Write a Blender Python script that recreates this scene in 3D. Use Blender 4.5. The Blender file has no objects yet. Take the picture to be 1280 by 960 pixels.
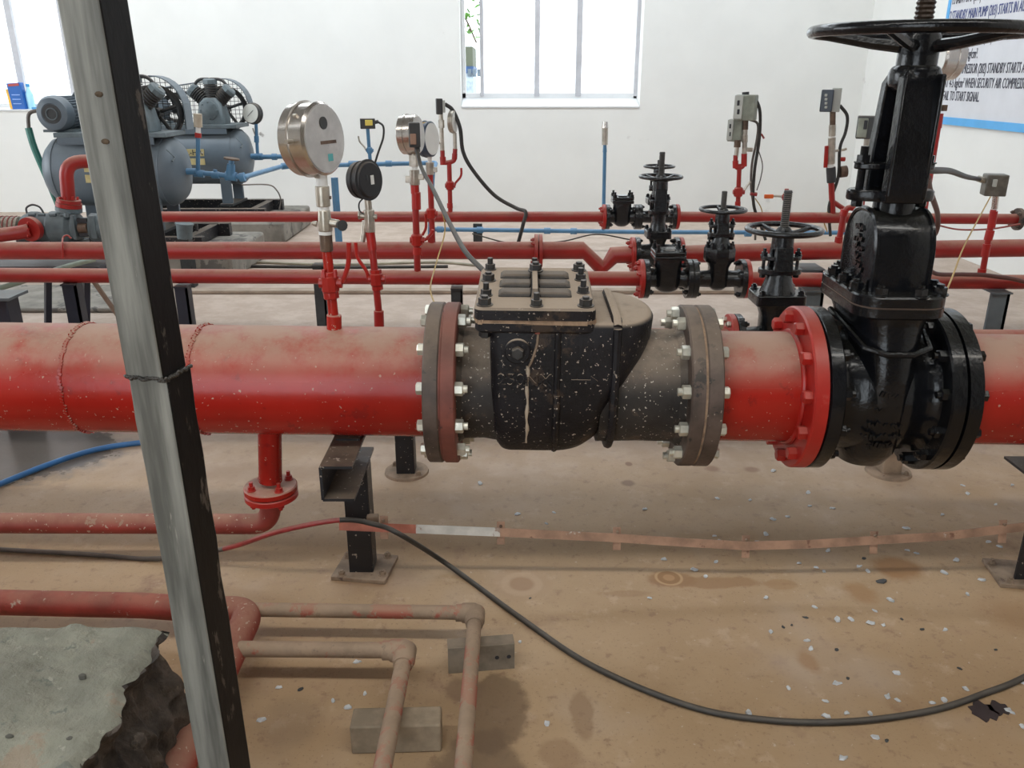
import bpy, bmesh, math, random
from mathutils import Vector, Matrix, Euler
random.seed(7)
SC = bpy.context.scene
COL = SC.collection
R = math.radians
# ------------------------------------------------------------------ camera, world, light
F, PITCH, H = 1050.0, R(20.0), 1.26          # focal length in pixels of a 1280 wide frame
cam = bpy.data.cameras.new('camera'); cam.sensor_width = 36.0; cam.lens = F * 36.0 / 1280.0
cam.clip_start = 0.05
camo = bpy.data.objects.new('camera', cam); COL.objects.link(camo)
camo.location = (0, 0, H); camo.rotation_euler = (R(90) - PITCH, 0, 0)
SC.camera = camo
w = bpy.data.worlds.new('sky'); SC.world = w; w.use_nodes = True
bg = w.node_tree.nodes['Background']; bg.inputs[0].default_value = (0.86, 0.94, 1.0, 1); bg.inputs[1].default_value = 7.0
def area(name, loc, rot, sx, sy, power, color):
    l = bpy.data.lights.new(name, 'AREA'); l.shape = 'RECTANGLE'; l.size = sx; l.size_y = sy
    l.energy = power; l.color = color
    o = bpy.data.objects.new(name, l); COL.objects.link(o); o.location = loc; o.rotation_euler = rot
    return o
area('rooflight_light', (0, 0.15, 4.15), (0, 0, 0), 9.0, 0.26, 185, (1.0, 0.93, 0.82))
area('rooflight_light', (-1.6, 6.6, 4.15), (0, 0, 0), 7.8, 1.3, 150, (0.90, 0.96, 1.0))
area('side_window_light', (-6.85, 4.2, 1.9), (0, R(-90), 0), 2.2, 3.4, 130, (0.93, 0.97, 1.0))
area('doorway_light', (-2.0, -2.4, 2.2), (R(80), 0, 0), 3.0, 2.4, 6, (0.95, 0.97, 1.0))
SC.view_settings.view_transform = 'Standard'; SC.view_settings.look = 'None'
SC.view_settings.gamma = 1.0; SC.view_settings.use_curve_mapping = False
SC.view_settings.exposure = -0.85

def P(px, py, Y=None, Z=None, X=None):
    """a point of the photograph seen at a known distance Y, height Z or side X of the room"""
    u = (px - 640) / F; v = (480 - py) / F
    c, s = math.cos(PITCH), math.sin(PITCH)
    d = Vector((u, c + v * s, -s + v * c))
    if Y is not None: t = Y / d.y
    elif Z is not None: t = (Z - H) / d.z
    else: t = X / d.x
    return Vector((0, 0, H)) + d * t

# ------------------------------------------------------------------ materials
MATS = {}
def mat(name, col, rough=0.5, metal=0.0, var=0.25, vs=6.0, dust=None, dustc=(0.33, 0.25, 0.18), dlo=0.15, dhi=0.95,
        speck=None, patch=None, bump=0.15, bs=40.0, coat=0.0, spec=0.5, stretch=None, dn=(0.15, 0.6), bdist=0.004):
    if name in MATS: return MATS[name]
    m = bpy.data.materials.new(name); MATS[name] = m; m.use_nodes = True
    nt = m.node_tree; N = nt.nodes; L = nt.links
    b = N['Principled BSDF']
    geo = N.new('ShaderNodeNewGeometry')
    posn = geo.outputs['Position']
    if stretch:
        mp = N.new('ShaderNodeMapping'); mp.inputs['Scale'].default_value = stretch; L.new(posn, mp.inputs['Vector']); posn = mp.outputs[0]
    def noise(sc, det=4, rough=0.6):
        n = N.new('ShaderNodeTexNoise'); n.inputs['Scale'].default_value = sc; n.inputs['Detail'].default_value = det
        n.inputs['Roughness'].default_value = rough; L.new(posn, n.inputs['Vector']); return n.outputs['Fac']
    def ramp(src, lo, hi):
        r = N.new('ShaderNodeMapRange'); r.interpolation_type = 'SMOOTHSTEP'
        r.inputs['From Min'].default_value = lo; r.inputs['From Max'].default_value = hi
        L.new(src, r.inputs['Value']); return r.outputs['Result']
    def mix(fac, a, bb):
        x = N.new('ShaderNodeMix'); x.data_type = 'RGBA'
        for sock, val in ((x.inputs[0], fac), (x.inputs[6], a), (x.inputs[7], bb)):
            if isinstance(val, bpy.types.NodeSocket): L.new(val, sock)
            elif isinstance(val, tuple): sock.default_value = (*val, 1) if len(val) == 3 else val
            else: sock.default_value = val
        return x.outputs[2]
    def mul(a, bb):
        x = N.new('ShaderNodeMath'); x.operation = 'MULTIPLY'
        for i, val in enumerate((a, bb)):
            if isinstance(val, bpy.types.NodeSocket): L.new(val, x.inputs[i])
            else: x.inputs[i].default_value = val
        return x.outputs[0]
    lo = tuple(c * (1 - var) for c in col); hi = tuple(min(1, c * (1 + var)) for c in col)
    c = mix(ramp(noise(vs), 0.3, 0.7), lo, hi)
    if patch:                                   # (colour, scale, threshold)
        for pc, ps, pt in (patch if isinstance(patch, list) else [patch]):
            c = mix(ramp(noise(ps, 6, 0.65), pt, pt + 0.05), c, pc)
    rg = rough
    if dust:
        sx = N.new('ShaderNodeSeparateXYZ'); L.new(geo.outputs['Normal'], sx.inputs[0])
        d = mul(ramp(sx.outputs['Z'], dlo, dhi), ramp(noise(9, 5, 0.7), *dn))
        d = mul(d, dust)
        c = mix(d, c, dustc)
        rr = N.new('ShaderNodeMapRange'); rr.inputs['To Min'].default_value = rough; rr.inputs['To Max'].default_value = min(1, rough + 0.45)
        L.new(d, rr.inputs['Value']); rg = rr.outputs['Result']
    if speck:                                   # (colour, scale, threshold)
        sc_, ss, st = speck
        c = mix(ramp(noise(ss, 2, 0.5), st, st + 0.03), c, sc_)
    L.new(c, b.inputs['Base Color'])
    if isinstance(rg, float): b.inputs['Roughness'].default_value = rg
    else: L.new(rg, b.inputs['Roughness'])
    b.inputs['Metallic'].default_value = metal
    b.inputs['Specular IOR Level'].default_value = spec
    b.inputs['Coat Weight'].default_value = coat; b.inputs['Coat Roughness'].default_value = 0.08
    if bump:
        bp = N.new('ShaderNodeBump'); bp.inputs['Strength'].default_value = bump; bp.inputs['Distance'].default_value = bdist
        L.new(noise(bs, 5), bp.inputs['Height']); L.new(bp.outputs[0], b.inputs['Normal'])
    return m
RED = mat('red_paint', (0.33, 0.015, 0.009), 0.24, var=0.12, vs=4, dust=0.92, dustc=(0.40, 0.27, 0.20), dlo=0.15, dhi=1.0, spec=0.35, speck=((0.42, 0.26, 0.20), 110, 0.69), patch=((0.25, 0.014, 0.010), 11, 0.60), bump=0.12, bs=45)
REDF = mat('red_paint_far', (0.31, 0.016, 0.013), 0.38, var=0.12, vs=5, dust=0.7, dustc=(0.42, 0.25, 0.18), bump=0.05)
REDD = mat('red_paint_dusty', (0.27, 0.035, 0.025), 0.55, var=0.25, vs=9, dust=0.8, dustc=(0.34, 0.20, 0.14), dlo=-0.1, dhi=1.0, patch=((0.36, 0.24, 0.17), 22, 0.63), speck=((0.45, 0.33, 0.25), 90, 0.66), bump=0.2)
REDB = mat('red_bright', (0.35, 0.014, 0.010), 0.36, var=0.15, vs=8, dust=0.25, dustc=(0.42, 0.22, 0.15), bump=0.12, patch=((0.38, 0.04, 0.03), 18, 0.66))
REDS = mat('red_scaled', (0.28, 0.035, 0.025), 0.6, var=0.25, vs=12, dust=0.45, dustc=(0.36, 0.22, 0.15), patch=[((0.24, 0.03, 0.02), 16, 0.56), ((0.48, 0.37, 0.30), 22, 0.60)], bump=0.4)
TANP = mat('dusty_pipe', (0.27, 0.19, 0.13), 0.75, var=0.25, vs=10, patch=[((0.31, 0.085, 0.055), 9, 0.50), ((0.27, 0.19, 0.13), 40, 0.54), ((0.13, 0.10, 0.08), 20, 0.64)], dust=0.6, dustc=(0.36, 0.26, 0.18), bump=0.25)
BLKG = mat('black_gloss', (0.005, 0.0055, 0.007), 0.14, var=0.3, vs=10, dust=0.10, dustc=(0.16, 0.15, 0.11), dlo=0.5, dhi=1.0, bump=0.5, bs=55, coat=0.22, spec=0.25)
BLKF = mat('black_paint_far', (0.007, 0.008, 0.010), 0.18, var=0.3, vs=20, dust=0.08, dustc=(0.2, 0.19, 0.17), bump=0.7, bs=90, coat=0.3, spec=0.4)
BLKD = mat('black_dusty', (0.009, 0.008, 0.010), 0.5, var=0.4, vs=7, dust=0.97, dustc=(0.40, 0.315, 0.24), dlo=0.35, dhi=0.9, dn=(0.0, 0.45), speck=((0.36, 0.30, 0.25), 120, 0.665), patch=[((0.045, 0.03, 0.022), 9, 0.56), ((0.10, 0.075, 0.055), 26, 0.66)], bump=0.5, bs=90, spec=0.3)
NECK = mat('black_dusty_neck', (0.03, 0.026, 0.024), 0.55, var=0.4, vs=7, dust=0.9, dustc=(0.33, 0.26, 0.2), dlo=0.1, dhi=0.95, speck=((0.45, 0.40, 0.34), 120, 0.66), patch=((0.07, 0.05, 0.04), 14, 0.57), bump=0.4, bs=90, spec=0.3)
BRNF = mat('brown_flange', (0.075, 0.052, 0.042), 0.55, var=0.4, vs=14, dust=0.55, dustc=(0.26, 0.2, 0.15), patch=((0.02, 0.018, 0.018), 20, 0.58), speck=((0.3, 0.24, 0.2), 100, 0.72), bump=0.35)
RUSTF = mat('rust_red_flange', (0.17, 0.048, 0.034), 0.6, var=0.3, vs=10, dust=0.4, dustc=(0.25, 0.16, 0.12), patch=((0.07, 0.025, 0.02), 14, 0.58), bump=0.25)
GASK = mat('gasket', (0.30, 0.20, 0.13), 0.85, var=0.3, vs=40, bump=0.3)
BLKR = mat('rib_black', (0.02, 0.019, 0.019), 0.55, var=0.5, vs=25, dust=0.6, dustc=(0.28, 0.22, 0.165), dlo=0.3, dhi=1.0, bump=0.3)  # cover ribs: darker and less dusty than the cover around them
ZINC = mat('zinc', (0.60, 0.58, 0.50), 0.36, metal=0.6, var=0.2, vs=30, bump=0.1)
BOLTK = mat('black_bolt', (0.022, 0.022, 0.023), 0.4, var=0.4, vs=40, dust=0.35, bump=0.2)
STEEL = mat('stainless', (0.60, 0.56, 0.52), 0.24, metal=0.95, var=0.1, vs=5, bump=0.04)
DIALB = mat('gauge_back', (0.56, 0.54, 0.52), 0.38, metal=0.55, var=0.12, vs=20, patch=((0.34, 0.30, 0.27), 30, 0.66), bump=0.05)
NICK = mat('nickel_fitting', (0.46, 0.42, 0.36), 0.36, metal=0.7, var=0.2, vs=30, bump=0.1)
TAPE = mat('thread_tape', (0.75, 0.74, 0.72), 0.6, var=0.1, bump=0.3, bs=150)
BRONZ = mat('dark_coupling', (0.13, 0.085, 0.06), 0.5, metal=0.4, var=0.3, vs=30)
BLUE = mat('blue_paint', (0.075, 0.20, 0.35), 0.4, var=0.12, vs=8, dust=0.2, dustc=(0.4, 0.42, 0.45), bump=0.08)
GREY = mat('compressor_grey', (0.105, 0.135, 0.165), 0.42, var=0.1, vs=5, dust=0.25, dustc=(0.36, 0.37, 0.36), bump=0.05)
GREYD = mat('pump_grey', (0.105, 0.135, 0.15), 0.48, var=0.2, vs=10, dust=0.3, dustc=(0.28, 0.28, 0.26), bump=0.2)
DARK = mat('dark_metal', (0.03, 0.032, 0.034), 0.5, var=0.3, vs=12, dust=0.3, bump=0.15)
BLKS = mat('black_steel', (0.012, 0.012, 0.015), 0.4, var=0.3, vs=12, dust=0.55, dustc=(0.23, 0.17, 0.12), dlo=0.4, dhi=1.0, speck=((0.34, 0.29, 0.24), 85, 0.66), bump=0.2)
PLATE = mat('dusty_plate', (0.25, 0.18, 0.125), 0.8, var=0.3, vs=16, patch=((0.10, 0.06, 0.045), 22, 0.63), bump=0.4)
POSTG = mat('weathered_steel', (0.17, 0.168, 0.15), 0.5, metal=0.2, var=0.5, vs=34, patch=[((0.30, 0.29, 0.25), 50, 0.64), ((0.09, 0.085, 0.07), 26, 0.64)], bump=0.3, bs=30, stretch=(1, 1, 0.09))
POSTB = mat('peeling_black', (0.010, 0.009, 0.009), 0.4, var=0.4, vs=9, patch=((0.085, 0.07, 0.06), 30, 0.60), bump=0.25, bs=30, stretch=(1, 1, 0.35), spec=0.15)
RUBB = mat('black_rubber', (0.028, 0.026, 0.024), 0.5, var=0.3, vs=20, dust=0.3, dustc=(0.20, 0.16, 0.12), bump=0.1)
CABG = mat('grey_cable', (0.10, 0.085, 0.075), 0.5, var=0.25, vs=20, dust=0.4, bump=0.1)
REDC = mat('red_cable', (0.30, 0.03, 0.03), 0.4, var=0.2, vs=20, dust=0.4, bump=0.05)
YEL = mat('yellow_wire', (0.45, 0.30, 0.10), 0.6, var=0.2, bump=0)
YELL = mat('yellow_label', (0.75, 0.60, 0.12), 0.5, var=0.1, bump=0)
LABY = mat('label_cream', (0.50, 0.42, 0.20), 0.5, var=0.15, vs=20, bump=0)
INK = mat('black_ink', (0.02, 0.02, 0.025), 0.5, var=0.1, bump=0)
BOXG = mat('switch_grey_green', (0.27, 0.29, 0.24), 0.5, var=0.15, vs=20, dust=0.2, bump=0.1)
BOXL = mat('switch_light_grey', (0.42, 0.43, 0.40), 0.5, var=0.1, bump=0.05)
BOXD = mat('switch_dark', (0.045, 0.045, 0.045), 0.4, var=0.2, dust=0.25, bump=0.1)
WHT = mat('white_face', (0.78, 0.78, 0.75), 0.4, var=0.05, bump=0)
TEAL = mat('teal_sticker', (0.10, 0.42, 0.45), 0.5, var=0.1, bump=0)
GREENP = mat('teal_sleeve', (0.03, 0.16, 0.13), 0.45, var=0.2, bump=0.1)
ORNG = mat('orange_plastic', (0.75, 0.14, 0.03), 0.4, var=0.1, bump=0)
KERB = mat('kerb', (0.34, 0.27, 0.21), 0.9, var=0.15, vs=8)
CONC = mat('plinth_concrete', (0.24, 0.22, 0.19), 0.9, var=0.25, vs=7, patch=((0.12, 0.11, 0.10), 6, 0.55), bump=0.5, bs=30)
WALLM = mat('white_wall', (0.80, 0.80, 0.775), 0.85, var=0.03, vs=1.3, patch=[((0.70, 0.69, 0.665), 2.2, 0.66), ((0.58, 0.52, 0.47), 9, 0.76)], bump=0.2, bs=18)
FRAMEW = mat('window_white', (0.74, 0.75, 0.76), 0.5, var=0.04, bump=0.05)
FRAMEG = mat('window_bar_grey', (0.52, 0.52, 0.55), 0.45, var=0.08, bump=0)
CEILM = mat('ceiling_sheet', (0.22, 0.22, 0.21), 0.8, var=0.08, bump=0.1)
FLAKE = mat('paint_flake', (0.50, 0.51, 0.52), 0.6, var=0.2, vs=60, bump=0.2)
CHIP = mat('dark_chip', (0.04, 0.04, 0.04), 0.6, var=0.3, vs=60, bump=0.2)
STRIPM = mat('strip_paint', (0.30, 0.175, 0.115), 0.7, var=0.3, vs=14, dust=0.35, patch=[((0.55, 0.52, 0.47), 18, 0.64), ((0.17, 0.08, 0.05), 25, 0.62)], bump=0.3)
STRIPR = mat('strip_primer_red', (0.40, 0.13, 0.085), 0.7, var=0.2, vs=14, dust=0.3, bump=0.2)
STRIPW = mat('strip_white', (0.50, 0.47, 0.43), 0.7, var=0.2, vs=14, patch=((0.28, 0.2, 0.16), 22, 0.58), bump=0.3)
LEAF = mat('leaf_green', (0.10, 0.24, 0.045), 0.5, var=0.3, vs=10, bump=0)
SIGNW = mat('sign_white', (0.66, 0.67, 0.71), 0.6, var=0.03, bump=0.03)
SIGNB = mat('sign_blue', (0.11, 0.42, 0.80), 0.5, var=0.05, bump=0)
SIGNT = mat('sign_ink', (0.05, 0.05, 0.075), 0.5, var=0.05, bump=0)
SIGNN = mat('sign_navy', (0.055, 0.075, 0.24), 0.5, var=0.05, bump=0)
BLKROCK = mat('broken_side', (0.065, 0.05, 0.04), 0.9, var=0.6, vs=22, patch=((0.15, 0.12, 0.09), 18, 0.60), bump=1.0, bs=22, bdist=0.02)
SLAB = mat('grey_slab', (0.215, 0.21, 0.165), 0.85, var=0.22, vs=9, patch=[((0.26, 0.21, 0.155), 9, 0.56), ((0.14, 0.145, 0.12), 17, 0.60), ((0.28, 0.27, 0.22), 45, 0.62)], bump=1.0, bs=14, bdist=0.02)

def glassmat():
    m = bpy.data.materials.new('frosted_glass'); m.use_nodes = True; nt = m.node_tree; nt.nodes.clear()
    o = nt.nodes.new('ShaderNodeOutputMaterial'); t = nt.nodes.new('ShaderNodeBsdfTranslucent'); g = nt.nodes.new('ShaderNodeBsdfGlossy')
    tr = nt.nodes.new('ShaderNodeBsdfTransparent'); m1 = nt.nodes.new('ShaderNodeMixShader'); m2 = nt.nodes.new('ShaderNodeMixShader')
    t.inputs[0].default_value = (0.95, 0.96, 0.97, 1); g.inputs['Roughness'].default_value = 0.3
    m1.inputs[0].default_value = 0.35; nt.links.new(t.outputs[0], m1.inputs[1]); nt.links.new(tr.outputs[0], m1.inputs[2])
    m2.inputs[0].default_value = 0.06; nt.links.new(m1.outputs[0], m2.inputs[1]); nt.links.new(g.outputs[0], m2.inputs[2])
    nt.links.new(m2.outputs[0], o.inputs[0]); return m
GLASS = glassmat()

# ------------------------------------------------------------------ mesh building
def frame(d):
    d = Vector(d).normalized()
    a = Vector((0, 0, 1)) if abs(d.z) < 0.95 else Vector((0, 1, 0))
    u = a.cross(d).normalized(); v = d.cross(u).normalized()
    return d, u, v
def spline(pts, n=8):
    pts = [Vector(p) for p in pts]; q = [pts[0] * 2 - pts[1]] + pts + [pts[-1] * 2 - pts[-2]]
    out = []
    for i in range(1, len(q) - 2):
        a, b, c, d = q[i - 1], q[i], q[i + 1], q[i + 2]
        for k in range(n):
            t = k / n
            out.append(0.5 * ((2 * b) + (c - a) * t + (2 * a - 5 * b + 4 * c - d) * t * t + (3 * b - a - 3 * c + d) * t ** 3))
    out.append(pts[-1]); return out
def fillet(pts, r, n=6):
    """polyline with its corners rounded (pipe elbows)"""
    pts = [Vector(p) for p in pts]; out = [pts[0]]
    for i in range(1, len(pts) - 1):
        a = (pts[i - 1] - pts[i]); b = (pts[i + 1] - pts[i]); k = min(r, a.length * 0.49, b.length * 0.49)
        s = pts[i] + a.normalized() * k; e = pts[i] + b.normalized() * k
        for j in range(n + 1):
            t = j / n; out.append(s * (1 - t) ** 2 + pts[i] * 2 * t * (1 - t) + e * t * t)
    out.append(pts[-1]); return out
class MB:
    def __init__(self): self.v = []; self.f = []
    def add(self, vs, fs):
        o = len(self.v); self.v += [tuple(x) for x in vs]; self.f += [tuple(i + o for i in f) for f in fs]; return self
    def loft(self, rings, cap=True):
        n = len(rings[0]); vs = [p for r in rings for p in r]; fs = []
        for i in range(len(rings) - 1):
            for j in range(n):
                a = i * n + j; b = i * n + (j + 1) % n
                fs.append((a, b, b + n, a + n))
        if cap: fs.append(tuple(range(n - 1, -1, -1))); fs.append(tuple((len(rings) - 1) * n + j for j in range(n)))
        return self.add(vs, fs)
    def box(self, c, s, rot=None):
        c = Vector(c); h = Vector(s) / 2; M = rot.to_3x3() if rot else Matrix.Identity(3)
        vs = [c + M @ Vector((x * h.x, y * h.y, z * h.z)) for z in (-1, 1) for x, y in ((-1, -1), (1, -1), (1, 1), (-1, 1))]
        return self.add(vs, [(3, 2, 1, 0), (4, 5, 6, 7), (0, 1, 5, 4), (1, 2, 6, 5), (2, 3, 7, 6), (3, 0, 4, 7)])
    def lathe(self, o, axis, prof, n=24, sy=1.0, ph=0.0):
        d, u, v = frame(axis); o = Vector(o)
        return self.loft([[o + d * a + (u * math.cos(ph + 2 * math.pi * k / n) + v * math.sin(ph + 2 * math.pi * k / n) * sy) * max(r, 1e-4) for k in range(n)] for a, r in prof])
    def cyl(self, p0, p1, r0, r1=None, n=20, ph=0.0):
        p0 = Vector(p0); p1 = Vector(p1)
        return self.lathe(p0, p1 - p0, [(0, r0), ((p1 - p0).length, r0 if r1 is None else r1)], n, ph=ph)
    def tube(self, pts, r, n=10):
        pts = [Vector(p) for p in pts]; rings = []; u = None
        for i, p in enumerate(pts):
            d = (pts[min(i + 1, len(pts) - 1)] - pts[max(i - 1, 0)]).normalized()
            if u is None: _, u, v = frame(d)
            u = (u - d * u.dot(d)).normalized(); v = d.cross(u)
            rr = r[i] if isinstance(r, (list, tuple)) else r
            rings.append([p + (u * math.cos(2 * math.pi * k / n) + v * math.sin(2 * math.pi * k / n)) * rr for k in range(n)])
        return self.loft(rings)
    def torus(self, c, axis, Rr, r, n=40, m=10, sv=1.0):
        d, u, v = frame(axis); c = Vector(c); vs = []; fs = []
        for i in range(n):
            a = 2 * math.pi * i / n; e = u * math.cos(a) + v * math.sin(a)
            for j in range(m):
                b = 2 * math.pi * j / m; vs.append(c + e * (Rr + r * math.cos(b)) + d * r * sv * math.sin(b))
        for i in range(n):
            for j in range(m):
                fs.append((i * m + j, ((i + 1) % n) * m + j, ((i + 1) % n) * m + (j + 1) % m, i * m + (j + 1) % m))
        return self.add(vs, fs)
    def prism(self, poly, vec):
        poly = [Vector(p) for p in poly]; vec = Vector(vec)
        return self.loft([poly, [p + vec for p in poly]])
    def build(self, name, m, parent=None, bevel=0.0, smooth=35, kind=None, seg=2):
        me = bpy.data.meshes.new(name); me.from_pydata(self.v, [], self.f)
        bm = bmesh.new(); bm.from_mesh(me); bmesh.ops.recalc_face_normals(bm, faces=bm.faces); bm.to_mesh(me); bm.free()
        for p in me.polygons: p.use_smooth = True
        me.set_sharp_from_angle(angle=R(smooth)); me.materials.append(m)
        o = bpy.data.objects.new(name, me); COL.objects.link(o); o.parent = parent
        if bevel:
            b = o.modifiers.new('bevel', 'BEVEL'); b.width = bevel; b.segments = seg; b.limit_method = 'ANGLE'; b.angle_limit = R(40)
        if kind: o['kind'] = kind
        return o
def tag(o, label, cat, group=None):
    o['label'] = label; o['category'] = cat
    if group: o['group'] = group
    return o
def thing(name, label, cat, loc=(0, 0, 0), rot=(0, 0, 0), group=None):
    o = bpy.data.objects.new(name, None); COL.objects.link(o); o.location = loc; o.rotation_euler = rot; o.empty_display_size = 0.05
    return tag(o, label, cat, group)
def struct(o): o['kind'] = 'structure'; return o
def text(body, size, ext, m, parent, M, name='lettering', ax='LEFT'):
    c = bpy.data.curves.new(name, 'FONT'); c.body = body; c.size = size; c.extrude = ext; c.align_x = ax; c.resolution_u = 2
    t = bpy.data.objects.new('tmp', c); me = bpy.data.meshes.new_from_object(t)
    bpy.data.objects.remove(t); me.name = name; me.materials.clear(); me.materials.append(m)
    o = bpy.data.objects.new(name, me); COL.objects.link(o); o.parent = parent; o.matrix_local = M; return o
_bm = {}
def bolt_mesh(kind):
    """a unit bolt along +x: hex head, washer, threaded end; unit = head radius"""
    if kind not in _bm:
        b = MB()
        if kind == 'head': b.lathe((0, 0, 0), (1, 0, 0), [(0, 1), (1.05, 1), (1.2, 0.82)], 6)
        if kind == 'nut': b.lathe((0, 0, 0), (1, 0, 0), [(0, 1), (1.05, 1), (1.15, 0.85)], 6); b.cyl((0, 0, 0), (1.75, 0, 0), 0.55, n=10)
        if kind == 'stud': b.lathe((0, 0, 0), (1, 0, 0), [(0, 1.25), (0.22, 1.25)], 14); b.cyl((0.2, 0, 0), (1.25, 0, 0), 1, n=6); b.cyl((1.2, 0, 0), (2.5, 0, 0), 0.55, n=10)
        if kind == 'low': b.lathe((0, 0, 0), (1, 0, 0), [(0, 1.3), (0.2, 1.3)], 14); b.cyl((0.2, 0, 0), (1.2, 0, 0), 1, n=6); b.cyl((1.2, 0, 0), (1.6, 0, 0), 0.55, n=10)
        o = b.build('bolt', ZINC); me = o.data; bpy.data.objects.remove(o); _bm[kind] = me
    return _bm[kind]
def bolt(p, axis, r, m, parent, kind='nut', spin=0.0):
    me = bolt_mesh(kind); o = bpy.data.objects.new('bolt', me); COL.objects.link(o); o.parent = parent
    d, u, v = frame(axis)
    M = Matrix((d, u, v)).transposed().to_4x4() @ Matrix.Rotation(spin, 4, 'X') @ Matrix.Scale(r, 4)
    o.matrix_local = Matrix.Translation(p) @ M
    o.material_slots[0].link = 'OBJECT'; o.material_slots[0].material = m
    return o
def ring_bolts(parent, x, sgn, Rb, n, r, m, kind='nut', ph=15.0, zc=0.0):
    for k in range(n):
        a = R(ph + 360.0 * k / n)
        bolt((x, -math.cos(a) * Rb, zc + math.sin(a) * Rb), (sgn, 0, 0), r, m, parent, kind, random.uniform(0, 1))

# ------------------------------------------------------------------ the room
XL, XR, YB, YF, ZC = -7.0, 3.35, 8.5, -2.6, 4.2
def floor_material():
    m = bpy.data.materials.new('dusty_cement_floor'); m.use_nodes = True; nt = m.node_tree; N = nt.nodes; L = nt.links
    b = N['Principled BSDF']; geo = N.new('ShaderNodeNewGeometry')
    def noise(sc, det=5, ro=0.6):
        n = N.new('ShaderNodeTexNoise'); n.inputs['Scale'].default_value = sc; n.inputs['Detail'].default_value = det
        n.inputs['Roughness'].default_value = ro; L.new(geo.outputs['Position'], n.inputs['Vector']); return n.outputs['Fac']
    def ramp(src, lo, hi, a=0.0, bb=1.0):
        r = N.new('ShaderNodeMapRange'); r.interpolation_type = 'SMOOTHSTEP'; r.inputs['From Min'].default_value = lo; r.inputs['From Max'].default_value = hi
        r.inputs['To Min'].default_value = a; r.inputs['To Max'].default_value = bb; L.new(src, r.inputs['Value']); return r.outputs['Result']
    def mix(fac, a, bb):
        x = N.new('ShaderNodeMix'); x.data_type = 'RGBA'
        for s, val in ((x.inputs[0], fac), (x.inputs[6], a), (x.inputs[7], bb)):
            if isinstance(val, bpy.types.NodeSocket): L.new(val, s)
            elif isinstance(val, tuple): s.default_value = (*val, 1)
            else: s.default_value = val
        return x.outputs[2]
    def math_(op, a, bb):
        x = N.new('ShaderNodeMath'); x.operation = op
        for i, val in enumerate((a, bb)):
            if isinstance(val, bpy.types.NodeSocket): L.new(val, x.inputs[i])
            else: x.inputs[i].default_value = val
        return x.outputs[0]
    c = mix(ramp(noise(1.1, 6), 0.32, 0.68), (0.34, 0.225, 0.125), (0.43, 0.30, 0.18))
    c = mix(ramp(noise(4.5, 6, 0.7), 0.55, 0.72), c, (0.30, 0.19, 0.12))
    c = mix(ramp(noise(30, 5), 0.56, 0.70, 0, 0.7), c, (0.25, 0.155, 0.095))
    c = mix(ramp(noise(11, 6, 0.7), 0.56, 0.66, 0, 0.5), c, (0.47, 0.34, 0.23))
    c = mix(ramp(noise(140, 3), 0.6, 0.68, 0, 0.6), c, (0.22, 0.14, 0.09))
    c = mix(ramp(noise(75, 2), 0.70, 0.74), c, (0.46, 0.36, 0.27))
    c = mix(ramp(noise(2.0, 3), 0.5, 0.75, 0, 0.5), c, (0.45, 0.36, 0.29))
    sp = N.new('ShaderNodeSeparateXYZ'); L.new(geo.outputs['Position'], sp.inputs[0])
    far = ramp(math_('ADD', sp.outputs['Y'], math_('MULTIPLY', noise(1.5, 4), 1.2)), 2.6, 4.0, 0, 0.85)   # floor colour turns paler and pinker beyond the main line
    c = mix(far, c, mix(ramp(noise(6, 6, 0.7), 0.4, 0.65), (0.42, 0.335, 0.28), (0.52, 0.43, 0.37)))
    wob = noise(13, 4); rough = 0.72
    wet = None
    for px, py, rx, ry, col, st, edge, wb in STAINS:
        p = P(px, py, Z=0)
        s = N.new('ShaderNodeVectorMath'); s.operation = 'SUBTRACT'; L.new(geo.outputs['Position'], s.inputs[0]); s.inputs[1].default_value = (p.x, p.y, 0)
        d = N.new('ShaderNodeVectorMath'); d.operation = 'DIVIDE'; L.new(s.outputs[0], d.inputs[0]); d.inputs[1].default_value = (rx, ry, 1)
        l = N.new('ShaderNodeVectorMath'); l.operation = 'LENGTH'; L.new(d.outputs[0], l.inputs[0])
        f = math_('ADD', l.outputs['Value'], math_('MULTIPLY', math_('SUBTRACT', wob, 0.5), wb))
        k = ramp(f, 1.0 - edge, 1.0, st, 0.0)
        c = mix(k, c, col)
        if col[0] < 0.13: wet = k if wet is None else math_('MAXIMUM', wet, k)
    L.new(c, b.inputs['Base Color'])
    if wet is not None:
        L.new(ramp(wet, 0, 0.8, 0.62, 0.18), b.inputs['Roughness'])
    else: b.inputs['Roughness'].default_value = 0.62
    b.inputs['Specular IOR Level'].default_value = 0.35
    bp = N.new('ShaderNodeBump'); bp.inputs['Strength'].default_value = 0.25; bp.inputs['Distance'].default_value = 0.006
    L.new(noise(16, 8, 0.65), bp.inputs['Height']); L.new(bp.outputs[0], b.inputs['Normal'])
    return m
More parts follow.
